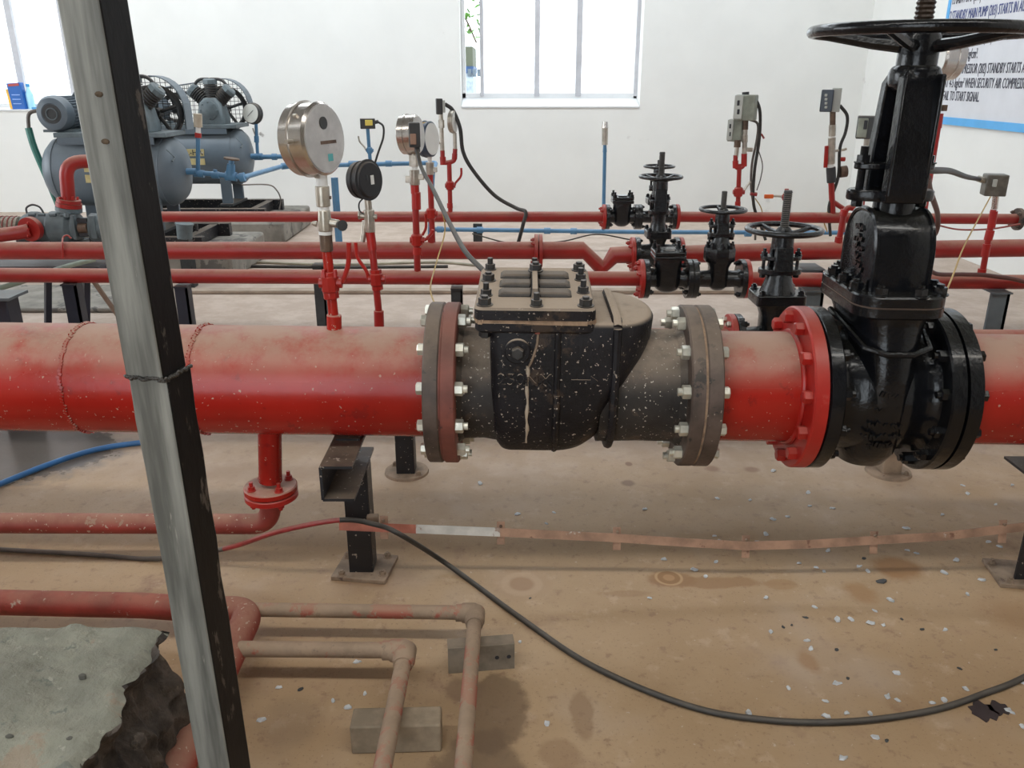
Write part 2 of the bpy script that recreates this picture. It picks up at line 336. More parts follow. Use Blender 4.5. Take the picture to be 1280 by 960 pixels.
# px, py, radii in metres, colour, strength, edge softness, wobble
STAINS = [
    (838, 724, 0.075, 0.045, (0.25, 0.13, 0.055), 0.8, 0.35, 0.9), (900, 728, 0.17, 0.03, (0.27, 0.15, 0.07), 0.75, 0.4, 1.2),
    (780, 742, 0.09, 0.02, (0.28, 0.17, 0.09), 0.6, 0.5, 1.2),
    (836, 722, 0.040, 0.040, (0.42, 0.27, 0.14), 0.9, 0.12, 0.0), (836, 722, 0.033, 0.033, (0.24, 0.125, 0.05), 0.9, 0.15, 0.1), (836, 722, 0.018, 0.018, (0.36, 0.21, 0.10), 0.9, 0.3, 0.1),
    (652, 730, 0.085, 0.085, (0.36, 0.235, 0.14), 0.45, 0.15, 0.2), (652, 730, 0.060, 0.060, (0.44, 0.31, 0.2), 0.5, 0.15, 0.15), (652, 730, 0.040, 0.040, (0.28, 0.165, 0.09), 0.7, 0.35, 0.2),
    (1122, 710, 0.085, 0.075, (0.27, 0.135, 0.05), 0.85, 0.5, 0.8), (1075, 741, 0.055, 0.06, (0.30, 0.165, 0.07), 0.75, 0.6, 0.9),
    (975, 730, 0.05, 0.03, (0.31, 0.18, 0.085), 0.6, 0.4, 0.8), (1012, 828, 0.03, 0.05, (0.29, 0.155, 0.07), 0.6, 0.6, 0.8),
    (622, 890, 0.075, 0.13, (0.155, 0.10, 0.06), 0.72, 0.25, 1.1), (578, 862, 0.05, 0.05, (0.20, 0.13, 0.08), 0.6, 0.4, 0.9), (600, 955, 0.10, 0.10, (0.16, 0.105, 0.065), 0.65, 0.3, 1.0),
    (728, 890, 0.03, 0.09, (0.24, 0.145, 0.08), 0.55, 0.35, 1.2), (700, 945, 0.05, 0.05, (0.25, 0.15, 0.085), 0.5, 0.4, 1.2), (360, 905, 0.09, 0.12, (0.22, 0.15, 0.095), 0.5, 0.7, 0.8),
    (20, 565, 0.42, 0.30, (0.085, 0.085, 0.085), 0.85, 0.3, 0.7), (330, 590, 0.5, 0.12, (0.28, 0.19, 0.13), 0.5, 0.8, 0.8),
    (1130, 880, 0.05, 0.04, (0.27, 0.16, 0.08), 0.35, 0.4, 1.0), (785, 604, 0.03, 0.03, (0.18, 0.11, 0.075), 0.7, 0.5, 0.7),
    (786, 580, 0.015, 0.02, (0.22, 0.13, 0.09), 0.8, 0.4, 0.4), (890, 586, 0.035, 0.03, (0.24, 0.14, 0.095), 0.7, 0.6, 0.4), (940, 587, 0.035, 0.03, (0.24, 0.14, 0.095), 0.7, 0.6, 0.4),
    (1270, 770, 0.13, 0.12, (0.27, 0.15, 0.07), 0.5, 0.8, 0.8), (470, 725, 0.16, 0.10, (0.27, 0.17, 0.105), 0.5, 0.7, 0.6)]
fl = struct(MB().box(((XL + XR) / 2, (YB + YF) / 2, -0.05), (XR - XL + 0.5, YB - YF + 0.5, 0.1)).build('floor', floor_material()))
# ceiling sheets with two open rooflight strips
cb = MB()
for y0, y1 in ((YF - 0.2, -0.15), (0.45, 5.8), (7.4, YB + 0.25)): cb.box(((XL + XR) / 2, (y0 + y1) / 2, ZC + 0.05), (XR - XL + 0.5, y1 - y0, 0.1))
for y0, y1 in ((-0.15, 0.45), (5.8, 7.4)):
    for x0, x1 in ((XL - 0.25, -5.6), (2.9 if y0 > 3 else 3.0, XR + 0.25)): cb.box(((x0 + x1) / 2, (y0 + y1) / 2, ZC + 0.05), (x1 - x0, y1 - y0, 0.1))
struct(cb.build('ceiling', CEILM))
struct(MB().box((XR + 0.125, (YB + YF) / 2, ZC / 2), (0.25, YB - YF, ZC)).build('wall_right', WALLM))
wl_ = MB(); xw = XL - 0.125
for y0, y1, z0, z1 in ((YF, 2.4, 0, ZC), (6.0, YB, 0, ZC), (2.4, 6.0, 0, 0.7), (2.4, 6.0, 3.1, ZC)): wl_.box((xw, (y0 + y1) / 2, (z0 + z1) / 2), (0.25, y1 - y0, z1 - z0))
struct(wl_.build('wall_left', WALLM))
fb = MB(); dx0, dx1 = -3.6, -0.4
fb.box(((XL + dx0) / 2, YF - 0.125, ZC / 2), (dx0 - XL, 0.25, ZC)).box(((dx1 + XR) / 2, YF - 0.125, ZC / 2), (XR - dx1, 0.25, ZC)).box(((dx0 + dx1) / 2, YF - 0.125, (3.4 + ZC) / 2), (dx1 - dx0, 0.25, ZC - 3.4))
struct(fb.build('wall_front', mat('dim_front_wall', (0.20, 0.18, 0.155), 0.9)))  # unseen wall, coloured dark so reflections in the black valves stay dim
# back wall with its two window openings
WT = 0.30; yo = YB + WT
W1 = (P(-70, 60, Y=YB).x, P(88, 60, Y=YB).x); W2 = (P(575, 60, Y=YB).x, P(803, 60, Y=YB).x)
zs1 = P(20, 139, Y=YB).z; zs2 = P(690, 135, Y=YB).z; zt = 2.6
bb = MB(); ym = (YB + yo) / 2
def wallpiece(x0, x1, z0, z1): bb.box(((x0 + x1) / 2, ym, (z0 + z1) / 2), (x1 - x0, WT, z1 - z0))
wallpiece(XL - 0.25, W1[0], 0, ZC); wallpiece(W1[0], W1[1], 0, zs1); wallpiece(W1[0], W1[1], zt, ZC)
wallpiece(W1[1], W2[0], 0, ZC); wallpiece(W2[0], W2[1], 0, zs2); wallpiece(W2[0], W2[1], zt, ZC); wallpiece(W2[1], XR + 0.25, 0, ZC)
struct(bb.build('wall_back', WALLM))
def window(name, x0, x1, z0, bars, panes, slopeh):
    x0 += .003; x1 -= .003; z0 += .003
    o = MB()
    for xa, xb in ((x0, x0 + 0.035), (x1 - 0.035, x1)): o.box(((xa + xb) / 2, yo - 0.06, (z0 + zt) / 2), (xb - xa, 0.06, zt - z0))
    o.box(((x0 + x1) / 2, yo - 0.06, z0 + slopeh), (x1 - x0, 0.06, 0.06)); o.box(((x0 + x1) / 2, yo - 0.06, zt - 0.03), (x1 - x0, 0.06, 0.06))
    root = struct(o.build(name, FRAMEW, bevel=0.004))
    s = MB(); s.prism([(x0, YB - 0.01, z0), (x0, yo - 0.03, z0), (x0, yo - 0.03, z0 + slopeh), (x0, YB - 0.01, z0 + 0.012)], (x1 - x0, 0, 0)); s.build('window_sill', FRAMEW, root)
    for xa, wd in bars: MB().box((xa, yo - 0.075, (z0 + slopeh + zt) / 2), (wd, 0.05, zt - z0 - slopeh)).build('mullion', FRAMEG, root, bevel=0.003)
    for xa, xb in panes: MB().box(((xa + xb) / 2, yo - 0.06, (z0 + slopeh + zt) / 2), (xb - xa, 0.006, zt - z0 - slopeh)).build('pane', GLASS, root)
    return root
wx = lambda px: P(px, 50, Y=yo - 0.07).x
w2 = window('window_1', W2[0], W2[1], zs2, [(wx(602), 0.035), (wx(671.5), 0.05), (wx(724), 0.055), (wx(798), 0.05)], [(wx(604), wx(668)), (wx(675), wx(721)), (wx(727), wx(796))], 0.10)
lb = MB().box((wx(800), yo - 0.11, P(800, 58, Y=yo).z), (0.03, 0.02, 0.11)).build('latch', FRAMEG, w2, bevel=0.003)
MB().box((wx(697), yo - 0.1, P(697, 129, Y=YB + .05).z), (0.34, 0.015, 0.006)).build('stay_bar', FRAMEG, w2)
window('window_2', W1[0], W1[1], zs1, [(wx(18), 0.06), (wx(82), 0.04)], [(W1[0] + 0.04, wx(14)), (wx(22), wx(80))], 0.03)
# things standing on the left sill
def can(px, py, wpx, hpx, m, label, cat, name, parts):
    p = P(px, py, Y=YB + 0.06); s = (YB * 0.94) / F
    t = thing(name, label, cat, p); ww, hh = wpx * s, hpx * s
    return t, ww, hh
t, ww, hh = can(26, 138, 17, 33, None, 'blue printed carton standing on the left window sill', 'carton', 'carton', None)
MB().box((0, 0, hh / 2), (ww, 0.07, hh), Matrix.Rotation(R(-4), 3, 'Y')).build('carton_body', mat('carton_blue', (0.01, 0.11, 0.42), 0.5, var=0.1, bump=0), t, bevel=0.004)
MB().box((-0.004, -0.037, hh * 0.93), (ww * 0.8, 0.004, hh * 0.09), Matrix.Rotation(R(-4), 3, 'Y')).build('red_band', REDB, t)
MB().box((-ww * 0.56, 0.0, hh * 0.42), (0.025, 0.065, hh * 0.72), Matrix.Rotation(R(-4), 3, 'Y')).build('orange_side', mat('carton_orange', (0.9, 0.45, 0.05), 0.5, bump=0), t)
for k in range(3): MB().box((0.0, -0.037, hh * (0.25 + 0.16 * k)), (ww * 0.6, 0.003, 0.008)).build('print_line', mat('print_pale', (0.25, 0.4, 0.7), 0.5, bump=0), t)
t, ww, hh = can(38, 137, 9, 30, None, 'pale blue clear plastic bottle beside the blue carton on the left sill', 'bottle', 'plastic_bottle', None)
MB().lathe((0, 0.03, 0), (0, 0, 1), [(0, .03), (.01, .036), (.14, .036), (.19, .014), (.21, .014)], 16).build('bottle_body', mat('bottle_blue', (0.45, 0.80, 0.92), 0.2, var=.05, bump=0), t)
MB().cyl((0, 0.03, .208), (0, 0.03, .235), .017, n=14).build('cap', mat('cap_blue', (0.05, 0.3, 0.6), 0.4, bump=0), t)
p = P(43, 137, Y=YB + 0.03)
tag(MB().box((p.x, p.y, p.z + 0.012), (0.035, 0.03, 0.022)).build('matchbox', mat('cap_blue', (0.05, 0.3, 0.6), 0.4), bevel=0.003), 'tiny blue box lying beside the plastic bottle on the left sill', 'box')
# outside: ground, shed and a leafy branch beyond the window slit
struct(MB().box((0, 60, -0.1), (200, 102, 0.1)).build('ground', mat('pale_ground', (0.45, 0.42, 0.38), 0.9)))
Yh = 30.0; a = P(560, 97, Y=Yh); c = P(600, 58, Y=Yh)
t = thing('shed', 'grey green shed with a blue band seen through the window slit', 'building', (0, 0, 0))
zb, zt2 = P(590, 84, Y=Yh).z, c.z
MB().box(((a.x + c.x) / 2 - 0.6, Yh + 1.5, (zb + zt2) / 2), (c.x - a.x + 0.7, 3, zt2 - zb)).build('upper_wall', mat('shed_green', (0.085, 0.095, 0.065), 0.8, var=.05), t)
MB().box(((a.x + c.x) / 2 - 0.6, Yh + 1.49, zb - 0.08), (c.x - a.x + 0.75, 3.05, 0.22)).build('blue_band', mat('shed_blue', (0.02, 0.06, 0.16), 0.6), t)
MB().box(((a.x + c.x) / 2 - 0.6, Yh + 1.5, (zb - 0.15) / 2), (c.x - a.x + 0.7, 3, zb - 0.15)).build('lower_wall', mat('shed_pale', (0.30, 0.36, 0.42), 0.7), t)
for px in (587, 593, 599):
    q = P(px, 91, Y=Yh - .03); MB().box(q, (0.13, 0.05, 0.24)).build('window_pane', mat('shed_glass', (0.10, 0.13, 0.16), 0.2), t)
t = thing('tree', 'bright green leafy branches hanging outside the window slit', 'tree', (P(560, 60, Y=12).x, 12, -0.05))
rx = P(590, 20, Y=12) - Vector(t.location)
MB().tube(spline([(0, 0.3, 0), (0.02, 0.3, 1.2), (-0.1, 0.2, 2.4), (0.1, 0.1, 3.2)]), [0.09] * 9 + [0.06] * 8 + [0.04] * 8, 8).build('trunk', mat('bark', (0.10, 0.075, 0.05), 0.9), t)
MB().tube(spline([(-0.08, 0.2, 2.3), (0.2, 0.05, 2.1), (0.38, 0, 1.75)]), 0.012, 6).build('branch', mat('bark', (0.10, 0.075, 0.05), 0.9), t)
lf = MB()
for k in range(90):
    c0 = rx + Vector((random.uniform(-0.16, 0.18), random.uniform(-0.12, 0.15), random.uniform(-0.34, 0.9)))
    q = Euler((random.uniform(-1, 1), random.uniform(-1, 1), random.uniform(0, 6))).to_matrix(); s = random.uniform(0.035, 0.06)
    lf.add([c0 + q @ Vector(v) * s for v in ((-1, 0, 0), (-.3, .45, .1), (.4, .4, .1), (1.2, 0, 0), (.4, -.4, .1), (-.3, -.45, .1))], [(0, 1, 2, 3, 4, 5)])
lf.build('foliage', LEAF, t, kind='stuff')
# lettered notice painted on a board on the right wall
sg = thing('notice_board', 'white notice board with blue border and black lettering on the right wall', 'sign', (XR - 0.007, 0, 0))
yl = P(1179, 80, X=XR).y; zb = P(1176, 147, X=XR).z; ztop = 2.35; yr = 3.0
MB().box((0, (yl + yr) / 2, (zb + ztop) / 2), (0.012, yl - yr, ztop - zb)).build('board', SIGNW, sg)
bw = 0.055
MB().box((-0.008, (yl + yr) / 2, zb - bw / 2 + .01), (0.008, yl - yr + 2 * bw, bw)).build('border', SIGNB, sg)
MB().box((-0.008, (yl + yr) / 2, ztop + bw / 2), (0.008, yl - yr + 2 * bw, bw)).build('border', SIGNB, sg)
MB().box((-0.008, yl + 0.02, (zb + ztop) / 2), (0.008, 0.04, ztop - zb + 2 * bw)).build('border', SIGNB, sg)
lines = [(2, 1184, '1.MAIN PUMP (202) START IN AUTO', SIGNT), (22, 1182, '2.STANDBY MAIN PUMP (203) STARTS IN AUTO', SIGNN), (50, 1195, 'AIR COMPRESSOR (201) START IN AUTO', SIGNT), (69, 1191, 'UP AT 4-5 kg/cm².', SIGNT),
         (87, 1188, 'AIR COMPRESSOR (202) STANDBY STARTS AUTO', SIGNT), (104, 1182, 'AT 4-5 kg/cm² WHEN SECURITY AIR COMPRESSOR', SIGNT), (120, 1180, 'FAIL TO START SIGNAL.', SIGNT)]
for yy, sx_, s, m in lines:
    q = P(sx_, yy + 5, X=XR)
    M = Matrix.Translation((-0.008, min(q.y, yl - .01), q.z)) @ Matrix(((0, 0, -1, 0), (-1, 0, 0, 0), (0, 1, 0, 0), (0, 0, 0, 1)))
    text(s, 0.098, 0.001, m, sg, M @ Matrix.Scale(0.52, 4, (1, 0, 0)), 'lettering')
# low kerb on the floor between the pipe rows and the plant
k0 = P(236, 366, Z=0); k1 = P(930, 372, Z=0)
struct(MB().box(((k0.x + k1.x) / 2, k0.y, 0.012), (k1.x - k0.x, 0.08, 0.024)).build('trim_1', KERB, bevel=0.006))

# ------------------------------------------------------------------ main pipe line
A0 = P(0, 470.5, Y=2.0); A1 = P(1280, 487, Y=1.95)
AX = (A1 - A0).normalized()
def on_axis(X): return A0 + AX * ((X - A0.x) / AX.x)
ROTM = Matrix((AX, Vector((0, 0, 1)).cross(AX).normalized(), AX.cross(Vector((0, 0, 1)).cross(AX).normalized()))).transposed()
ROTE = ROTM.to_euler()
PR = 0.1365; FR = 0.2; FT = 0.036
CVX = 0.141; CVH = 0.305                              # check valve centre and half length
GX0, GX1 = 0.722, 1.030                               # gate valve end faces
def pipe_root(name, label, X): return thing(name, label, 'pipe', on_axis(X), ROTE)
# left length
r = pipe_root('red_pipe', 'thick red painted pipe on the left running into the dusty black check valve', -1.0)
x0 = -4.6 + 1.0; x1 = CVX - CVH + 1.0
MB().cyl((x0, 0, 0), (x1 - FT, 0, 0), PR, n=64).build('pipe_wall', RED, r)
for px in (108, 258):
    xx = (px - 640) / F * 2.1 + 1.0
    wb = MB(); pts = []
    wb.torus((xx, 0, 0), (1, 0.0, 0), PR + 0.0005, 0.0035, 64, 8); 
    for k in range(110):
        a = 2 * math.pi * k / 110; wb.box((xx + random.uniform(-.003, .003), math.cos(a) * (PR + .001), math.sin(a) * (PR + .001)), (0.008, 0.006, 0.006), Euler((a, 0.5, 0)).to_matrix())
    wb.build('weld_seam', RED, r)
MB().lathe((x1 - FT - 0.002, 0, 0), (1, 0, 0), [(0, PR), (0, FR - .003), (.003, FR), (FT - 0.003, FR), (FT, FR - .003), (FT, PR)], 72).build('flange', BRNF, r)
ring_bolts(r, x1 - FT, -1, 0.178, 12, 0.0145, ZINC, 'head')
# middle spool
r = pipe_root('red_spool_pipe', 'short red pipe spool between the check valve and the black gate valve', 0.58)
xa = CVX + CVH - 0.58; xb = GX0 - 0.58
MB().cyl((xa + FT, 0, 0), (xb - FT, 0, 0), PR, n=64).build('pipe_wall', RED, r)
MB().torus((xb - FT - .004, 0, 0), (1, 0, 0), PR + .001, .007, 64, 8).build('weld_seam', REDB, r)
MB().lathe((xa + 0.002, 0, 0), (1, 0, 0), [(0, PR), (0, FR - .003), (.003, FR), (FT - 0.003, FR), (FT, FR - .003), (FT, PR)], 72).build('flange', BRNF, r)
ring_bolts(r, xa + FT, 1, 0.178, 12, 0.0145, ZINC, 'head')
MB().lathe((xb - FT, 0, 0), (1, 0, 0), [(0, PR), (0, FR - .004), (.004, FR), (FT - 0.003, FR), (FT - 0.001, PR)], 72).build('red_flange', REDB, r)
ring_bolts(r, xb - FT, -1, 0.173, 12, 0.0165, REDB, 'head', 12)
# right length
r = pipe_root('red_pipe', 'thick red painted pipe at the right edge beyond the glossy black gate valve', 1.5)
x0 = GX1 - 1.5
MB().cyl((x0 + FT, 0, 0), (1.8, 0, 0), PR, n=64).build('pipe_wall', RED, r)
MB().lathe((x0 + .001, 0, 0), (1, 0, 0), [(0, PR), (0.002, FR), (FT - .003, FR), (FT, FR - .004), (FT, PR)], 72).build('flange', BLKG, r)
ring_bolts(r, x0 + FT, 1, 0.175, 12, 0.014, BLKG, 'head', 15)

# ------------------------------------------------------------------ swing check valve
cv = thing('swing_check_valve', 'large dusty black cast swing check valve with ribbed bolted cover', 'valve', on_axis(CVX), ROTE)
nk = MB()
nk.lathe((-CVH + FT, 0, 0), (1, 0, 0), [(0, .150), (.012, .139), (.06, .137), (.14, .150)], 56)
nk.build('neck', NECK, cv); nk = MB()
nk.lathe((CVH - FT, 0, 0), (-1, 0, 0), [(0, .152), (.015, .140), (.10, .139), (.20, .142)], 56)
nk.build('neck', NECK, cv)
def dsec(z, xl, xc, xr, hy, n=20):
    ring = []
    for k in range(n + 1):
        a = -math.pi / 2 + math.pi * k / n; ring.append(Vector((xc + (xr - xc) * math.cos(a), hy * math.sin(a), z)))
    rr = 0.03
    for k in range(7):
        a = math.pi / 2 + math.pi / 2 * k / 6; ring.append(Vector((xl + rr + rr * math.cos(a), hy - rr + rr * math.sin(a), z)))
    for k in range(7):
        a = math.pi + math.pi / 2 * k / 6; ring.append(Vector((xl + rr + rr * math.cos(a), -hy + rr + rr * math.sin(a), z)))
    return ring
bd = MB()
secs = [(-.158, -.150, -.055, -.01, .03), (-.156, -.158, -.05, .02, .055), (-.142, -.168, -.04, .05, .09), (-.115, -.176, -.02, .075, .122), (-.07, -.182, .02, .10, .147), (0, -.187, .05, .122, .158), (.05, -.188, .08, .150, .160), (.10, -.189, .09, .178, .160), (.14, -.19, .095, .193, .160), (.186, -.19, .095, .197, .160), (.196, -.188, .095, .191, .156), (.2, -.186, .095, .182, .150)]
bd.loft([dsec(*s) for s in secs])
bd.build('body', BLKD, cv, smooth=50)
rb = MB()                                               # casting ribs round the belly
for xx, r0, w_ in ((-.035, .163, .008), (.098, .150, .010)):
    pts = []
    for k in range(23):
        a = R(-118 + 236 * k / 22) if False else R(-100 + 200 * k / 22) - math.pi / 2
        rr = r0 if abs(math.sin(a)) > 0 else r0
        y = math.cos(a) * rr; z = math.sin(a) * rr
        pts.append(Vector((xx, y, z)))
    rb.tube(pts, w_, 8)
    for sg_ in (-1, 1): rb.cyl((xx, sg_ * .158, 0.02), (xx, sg_ * .159, .19), w_, n=8)
rb.tube([(0.098, -.155, .19), (0.098, -.13, .203), (0.098, 0, .204), (0.098, .13, .203), (0.098, .155, .19)], .012, 8)
rb.build('casting_rib', BLKD, cv)
MB().lathe((-CVH, 0, 0), (1, 0, 0), [(0, .12), (0.001, FR - .003), (.004, FR), (FT - 0.003, FR), (FT, FR - .004), (FT, .14)], 72).build('flange', RUSTF, cv)
MB().lathe((CVH - FT, 0, 0), (1, 0, 0), [(0, .14), (0, FR - .004), (.004, FR), (FT - 0.004, FR), (FT - .001, .12)], 72).build('flange', BRNF, cv)
for xx in (-CVH, CVH): MB().lathe((xx - .003, 0, 0), (1, 0, 0), [(0, FR - .004), (.006, FR - .004)], 72).build('gasket', GASK if xx > 0 else RUSTF, cv)
ring_bolts(cv, -CVH + FT, 1, 0.178, 12, 0.0165, ZINC, 'nut')
ring_bolts(cv, CVH - FT, -1, 0.178, 12, 0.0165, ZINC, 'nut')
# bolted cover, tilted a little towards the aisle
T = Matrix.Translation((-.088, 0, .20)) @ Matrix.Rotation(R(3.5), 4, 'X')
def tf(m_): m_.v = [tuple(T @ Vector(v)) for v in m_.v]; return m_
hx, hy = .136, .170
def rrect(hx, hy, r, z, n=5):
    out = []
    for cx, cy, a0 in ((hx - r, hy - r, 0), (-hx + r, hy - r, 90), (-hx + r, -hy + r, 180), (hx - r, -hy + r, 270)):
        for k in range(n + 1):
            a = R(a0 + 90 * k / n); out.append(Vector((cx + r * math.cos(a), cy + r * math.sin(a), z)))
    return out
tf(MB().loft([rrect(hx - .006, hy - .006, .02, -.012), rrect(hx - .001, hy - .001, .02, -.006), rrect(hx - .001, hy - .001, .02, .012)])).build('body_flange', BLKD, cv)
g = MB(); ring1 = rrect(hx - .002, hy - .002, .02, .010, 14); ring2 = rrect(hx - .002, hy - .002, .02, .021, 14)
for q in ring1 + ring2: q.x *= 1 + random.uniform(-.01, .035); q.y *= 1 + random.uniform(-.01, .025)
tf(g.loft([ring1, ring2])).build('gasket', GASK, cv)
cov = tf(MB().loft([rrect(hx, hy, .02, .020), rrect(hx, hy, .02, .043), rrect(hx - .005, hy - .005, .018, .048)])).build('cover', BLKD, cv)
for yy in (-.062, .012, .086):                         # raised ribs pressed into the cover
    for s_ in (-1, 1):
        q = MB(); xi, xo = .008 * s_, .088 * s_
        q.loft([[Vector((xi, yy - .026, .046)), Vector((xo, yy - .026, .046)), Vector((xo, yy + .034, .046)), Vector((xi, yy + .034, .046))],
                [Vector((xi, yy - .018, .058)), Vector((xo - .012 * s_, yy - .018, .058)), Vector((xo - .010 * s_, yy + .028, .056)), Vector((xi, yy + .028, .056))]])
        tf(q).build('cover_rib', BLKR, cov, bevel=.006)
tf(MB().loft([[Vector((-.010, -.11, .046)), Vector((.010, -.11, .046)), Vector((.010, .14, .046)), Vector((-.010, .14, .046))], [Vector((-.006, -.09, .070)), Vector((.006, -.09, .070)), Vector((.006, .12, .070)), Vector((-.006, .12, .070))]])).build('cover_rib', BLKD, cov)
UP = (T.to_3x3() @ Vector((0, 0, 1)))
for x_, y_, kd in ((-.113, -.145, 'low'), (-.113, -.075, 'stud'), (-.113, .045, 'low'), (-.113, .145, 'stud'), (0.003, -.148, 'stud'), (0, .148, 'stud'), (.113, -.145, 'low'), (.113, -.045, 'stud'), (.113, .06, 'stud'), (.113, .145, 'low'), (.002, .07, 'low')):
    bolt(T @ Vector((x_, y_, .047 if abs(x_) > .01 or abs(y_) > .1 else .066)), UP, .0145 if kd == 'low' else .0125, BOLTK, cv, kind=kd)
for x_ in (-.113, .113):
    for y_ in (-.145, -.075, .045): bolt(T @ Vector((x_, y_, -.011)), -UP, .014, BOLTK, cv, kind='head')
MB().cyl((-.126, -.150, .135), (-.126, -.168, .135), .030, n=28).build('boss', BLKD, cv, bevel=.003)
bolt((-.126, -.166, .135), (0, -1, 0), .015, BOLTK, cv, 'head', 0.5)
MB().box((-.082, -.162, .182), (.012, .008, .012)).build('lug', RUSTF, cv, bevel=.002)
MB().tube(spline([(-.080, -.162, .18), (-.083, -.163, .15), (-.092, -.164, .118), (-.10, -.165, .10)], 5), .0028, 6).build('rust_streak', PLATE, cv)
dr = MB(); dp = []
for k in range(24):
    z = .10 - .235 * k / 23; rr = .1615 if z > 0 else math.sqrt(max(.0001, 1 - (z / .160) ** 2)) * .158 + .004
    dp.append(Vector((-.103 + .0012 * math.sin(k * .9) , -rr, z)))
dr.tube(dp, [.0035 + .0012 * math.sin(k * 1.3) for k in range(24)], 6).build('paint_drip', mat('drip_cream', (0.42, 0.34, 0.26), .7, var=.2), cv)
FRONT = Matrix(((1, 0, 0, 0), (0, 0, -1, 0), (0, 1, 0, 0), (0, 0, 0, 1)))
text('250NX', .042, .004, BLKD, cv, Matrix.Translation((-.172, -.1605, .052)) @ FRONT, 'raised_lettering')
ar = MB(); ar.box((.02, -.161, .066), (.045, .004, .005)); ar.prism([(.042, -.159, .054), (.058, -.159, .066), (.042, -.159, .078)], (0, -.004, 0)); ar.build('raised_arrow', BLKD, cv)

# ------------------------------------------------------------------ gate valves
def handwheel(root, c, Rw, tr, m, nsp=4, dish=.3, hub=.03, ph=0.4, tilt=0.0):
    hb = MB().lathe((c[0], c[1], c[2] - dish * Rw), (0, 0, 1), [(-hub * .9, hub), (hub * .5, hub), (hub * .9, hub * .75), (dish * Rw + tr, hub * .7)], 18).build('handwheel', m, root)
    MB().torus(c, (0, 0, 1), Rw - tr, tr, 56, 12).build('rim', m, hb)
    for k in range(nsp):
        a = ph + 2 * math.pi * k / nsp; e = Vector((math.cos(a), math.sin(a), 0)); cc = Vector(c)
        MB().tube([cc - Vector((0, 0, dish * Rw)) + e * hub * .6, cc - Vector((0, 0, dish * Rw * .75)) + e * Rw * .4, cc - Vector((0, 0, dish * Rw * .2)) + e * Rw * .8, cc + e * (Rw - tr)], [tr * 1.1, tr * .95, tr * .85, tr * .85], 8).build('spoke', m, hb)
    return hb
def stem(root, p0, p1, r, m, pitch):
    b = MB(); p0 = Vector(p0); L_ = p1[2] - p0.z; n = int(L_ / pitch); prof = []
    for k in range(n): prof += [(k * pitch, r * .84), (k * pitch + pitch * .5, r)]
    prof += [(L_, r * .84)]
    b.lathe(p0, (0, 0, 1), prof, 14).build('stem', m, root, smooth=20)
def oct_ring(hx, hy, c, z): return [Vector(v) for v in ((hx, -hy + c, z), (hx, hy - c, z), (hx - c, hy, z), (-hx + c, hy, z), (-hx, hy - c, z), (-hx, -hy + c, z), (-hx + c, -hy, z), (hx - c, -hy, z))]

# the big one in front
gv = thing('gate_valve', 'large glossy black gate valve with wide handwheel on the thick red pipe', 'valve', on_axis((GX0 + GX1) / 2), ROTE)
gh = (GX1 - GX0) / 2
for s_ in (-1, 1):
    MB().lathe((s_ * gh, 0, 0), (-s_, 0, 0), [(0, .12), (0.001, FR - .004), (.004, FR), (FT - .004, FR), (FT, FR - .004), (FT, .14)], 72).build('flange', BLKG, gv)
    ring_bolts(gv, s_ * (gh - FT), -s_, .175, 12, .015, BLKG, 'nut', 15)
b = MB()
b.lathe((-gh + FT, 0, 0), (1, 0, 0), [(0, .155), (.012, .142), (.035, .142), (.06, .152), (.075, .158), (2 * gh - 2 * FT - .075, .158), (2 * gh - 2 * FT - .06, .152), (2 * gh - 2 * FT - .035, .142), (2 * gh - 2 * FT - .012, .142), (2 * gh - 2 * FT, .155)], 64)
def elring(hx, hy, z, n=40, p=2.6):
    out = []
    for k in range(n):
        a = 2 * math.pi * k / n; c_, s2 = math.cos(a), math.sin(a)
        out.append(Vector((hx * math.copysign(abs(c_) ** (2 / p), c_), hy * math.copysign(abs(s2) ** (2 / p), s2), z)))
    return out
b.loft([elring(.04, .05, -.182), elring(.058, .09, -.172), elring(.068, .13, -.13), elring(.072, .158, -.06), elring(.074, .165, 0), elring(.075, .160, .08), elring(.078, .150, .14), elring(.085, .142, .19), elring(.098, .142, .215)])
b.build('body', BLKG, gv, smooth=50)
for z_, y_, hw in ((.150, -.150, .06),): # hoop rib below the bonnet flange
    MB().tube([(-.09, .06, .185), (-.088, -.06, .17), (-.072, -.135, .145), (-.03, -.156, .135), (.03, -.156, .135), (.075, -.135, .145), (.09, -.06, .165)], .007, 8).build('hoop_rib', BLKG, gv)
zb = .215
MB().loft([rrect(.100, .150, .055, zb), rrect(.104, .154, .058, zb + .004), rrect(.104, .154, .058, zb + .024)]).build('body_flange', BLKG, gv)
MB().loft([rrect(.102, .152, .056, zb + .024), rrect(.102, .152, .056, zb + .028)]).build('gasket', mat('gasket_brown', (.11, .07, .05), .7), gv)
MB().loft([rrect(.104, .154, .058, zb + .028), rrect(.104, .154, .058, zb + .048), rrect(.101, .151, .056, zb + .052)]).build('bonnet_flange', BLKG, gv)
for x_, y_ in ((-.088, -.075), (-.088, .0), (-.088, .075), (.088, -.075), (.088, 0), (.088, .075), (-.055, -.132), (.03, -.138), (-.055, .132), (.05, .132), (.082, -.118)):
    bolt((x_, y_, zb + .051), (0, 0, 1), .0155, BLKG, gv, 'low', .4)
dm = MB(); pr = []; zd = zb + .05; ht = .175; wy = .098
for k in range(25):
    a = math.pi * k / 24; yy = -math.cos(a); zz = math.sin(a)
    pr.append((math.copysign(abs(yy) ** .75, yy) * wy, zd + .06 + (ht - .06) * zz ** .85 if 0 < k < 24 else zd))
rings = []
for xx, sc in ((-.066, .93), (-.062, .985), (-.056, 1.0), (.056, 1.0), (.062, .985), (.066, .93)):
    rings.append([Vector((xx, y * sc, zd + (z - zd) * sc)) for y, z in pr])
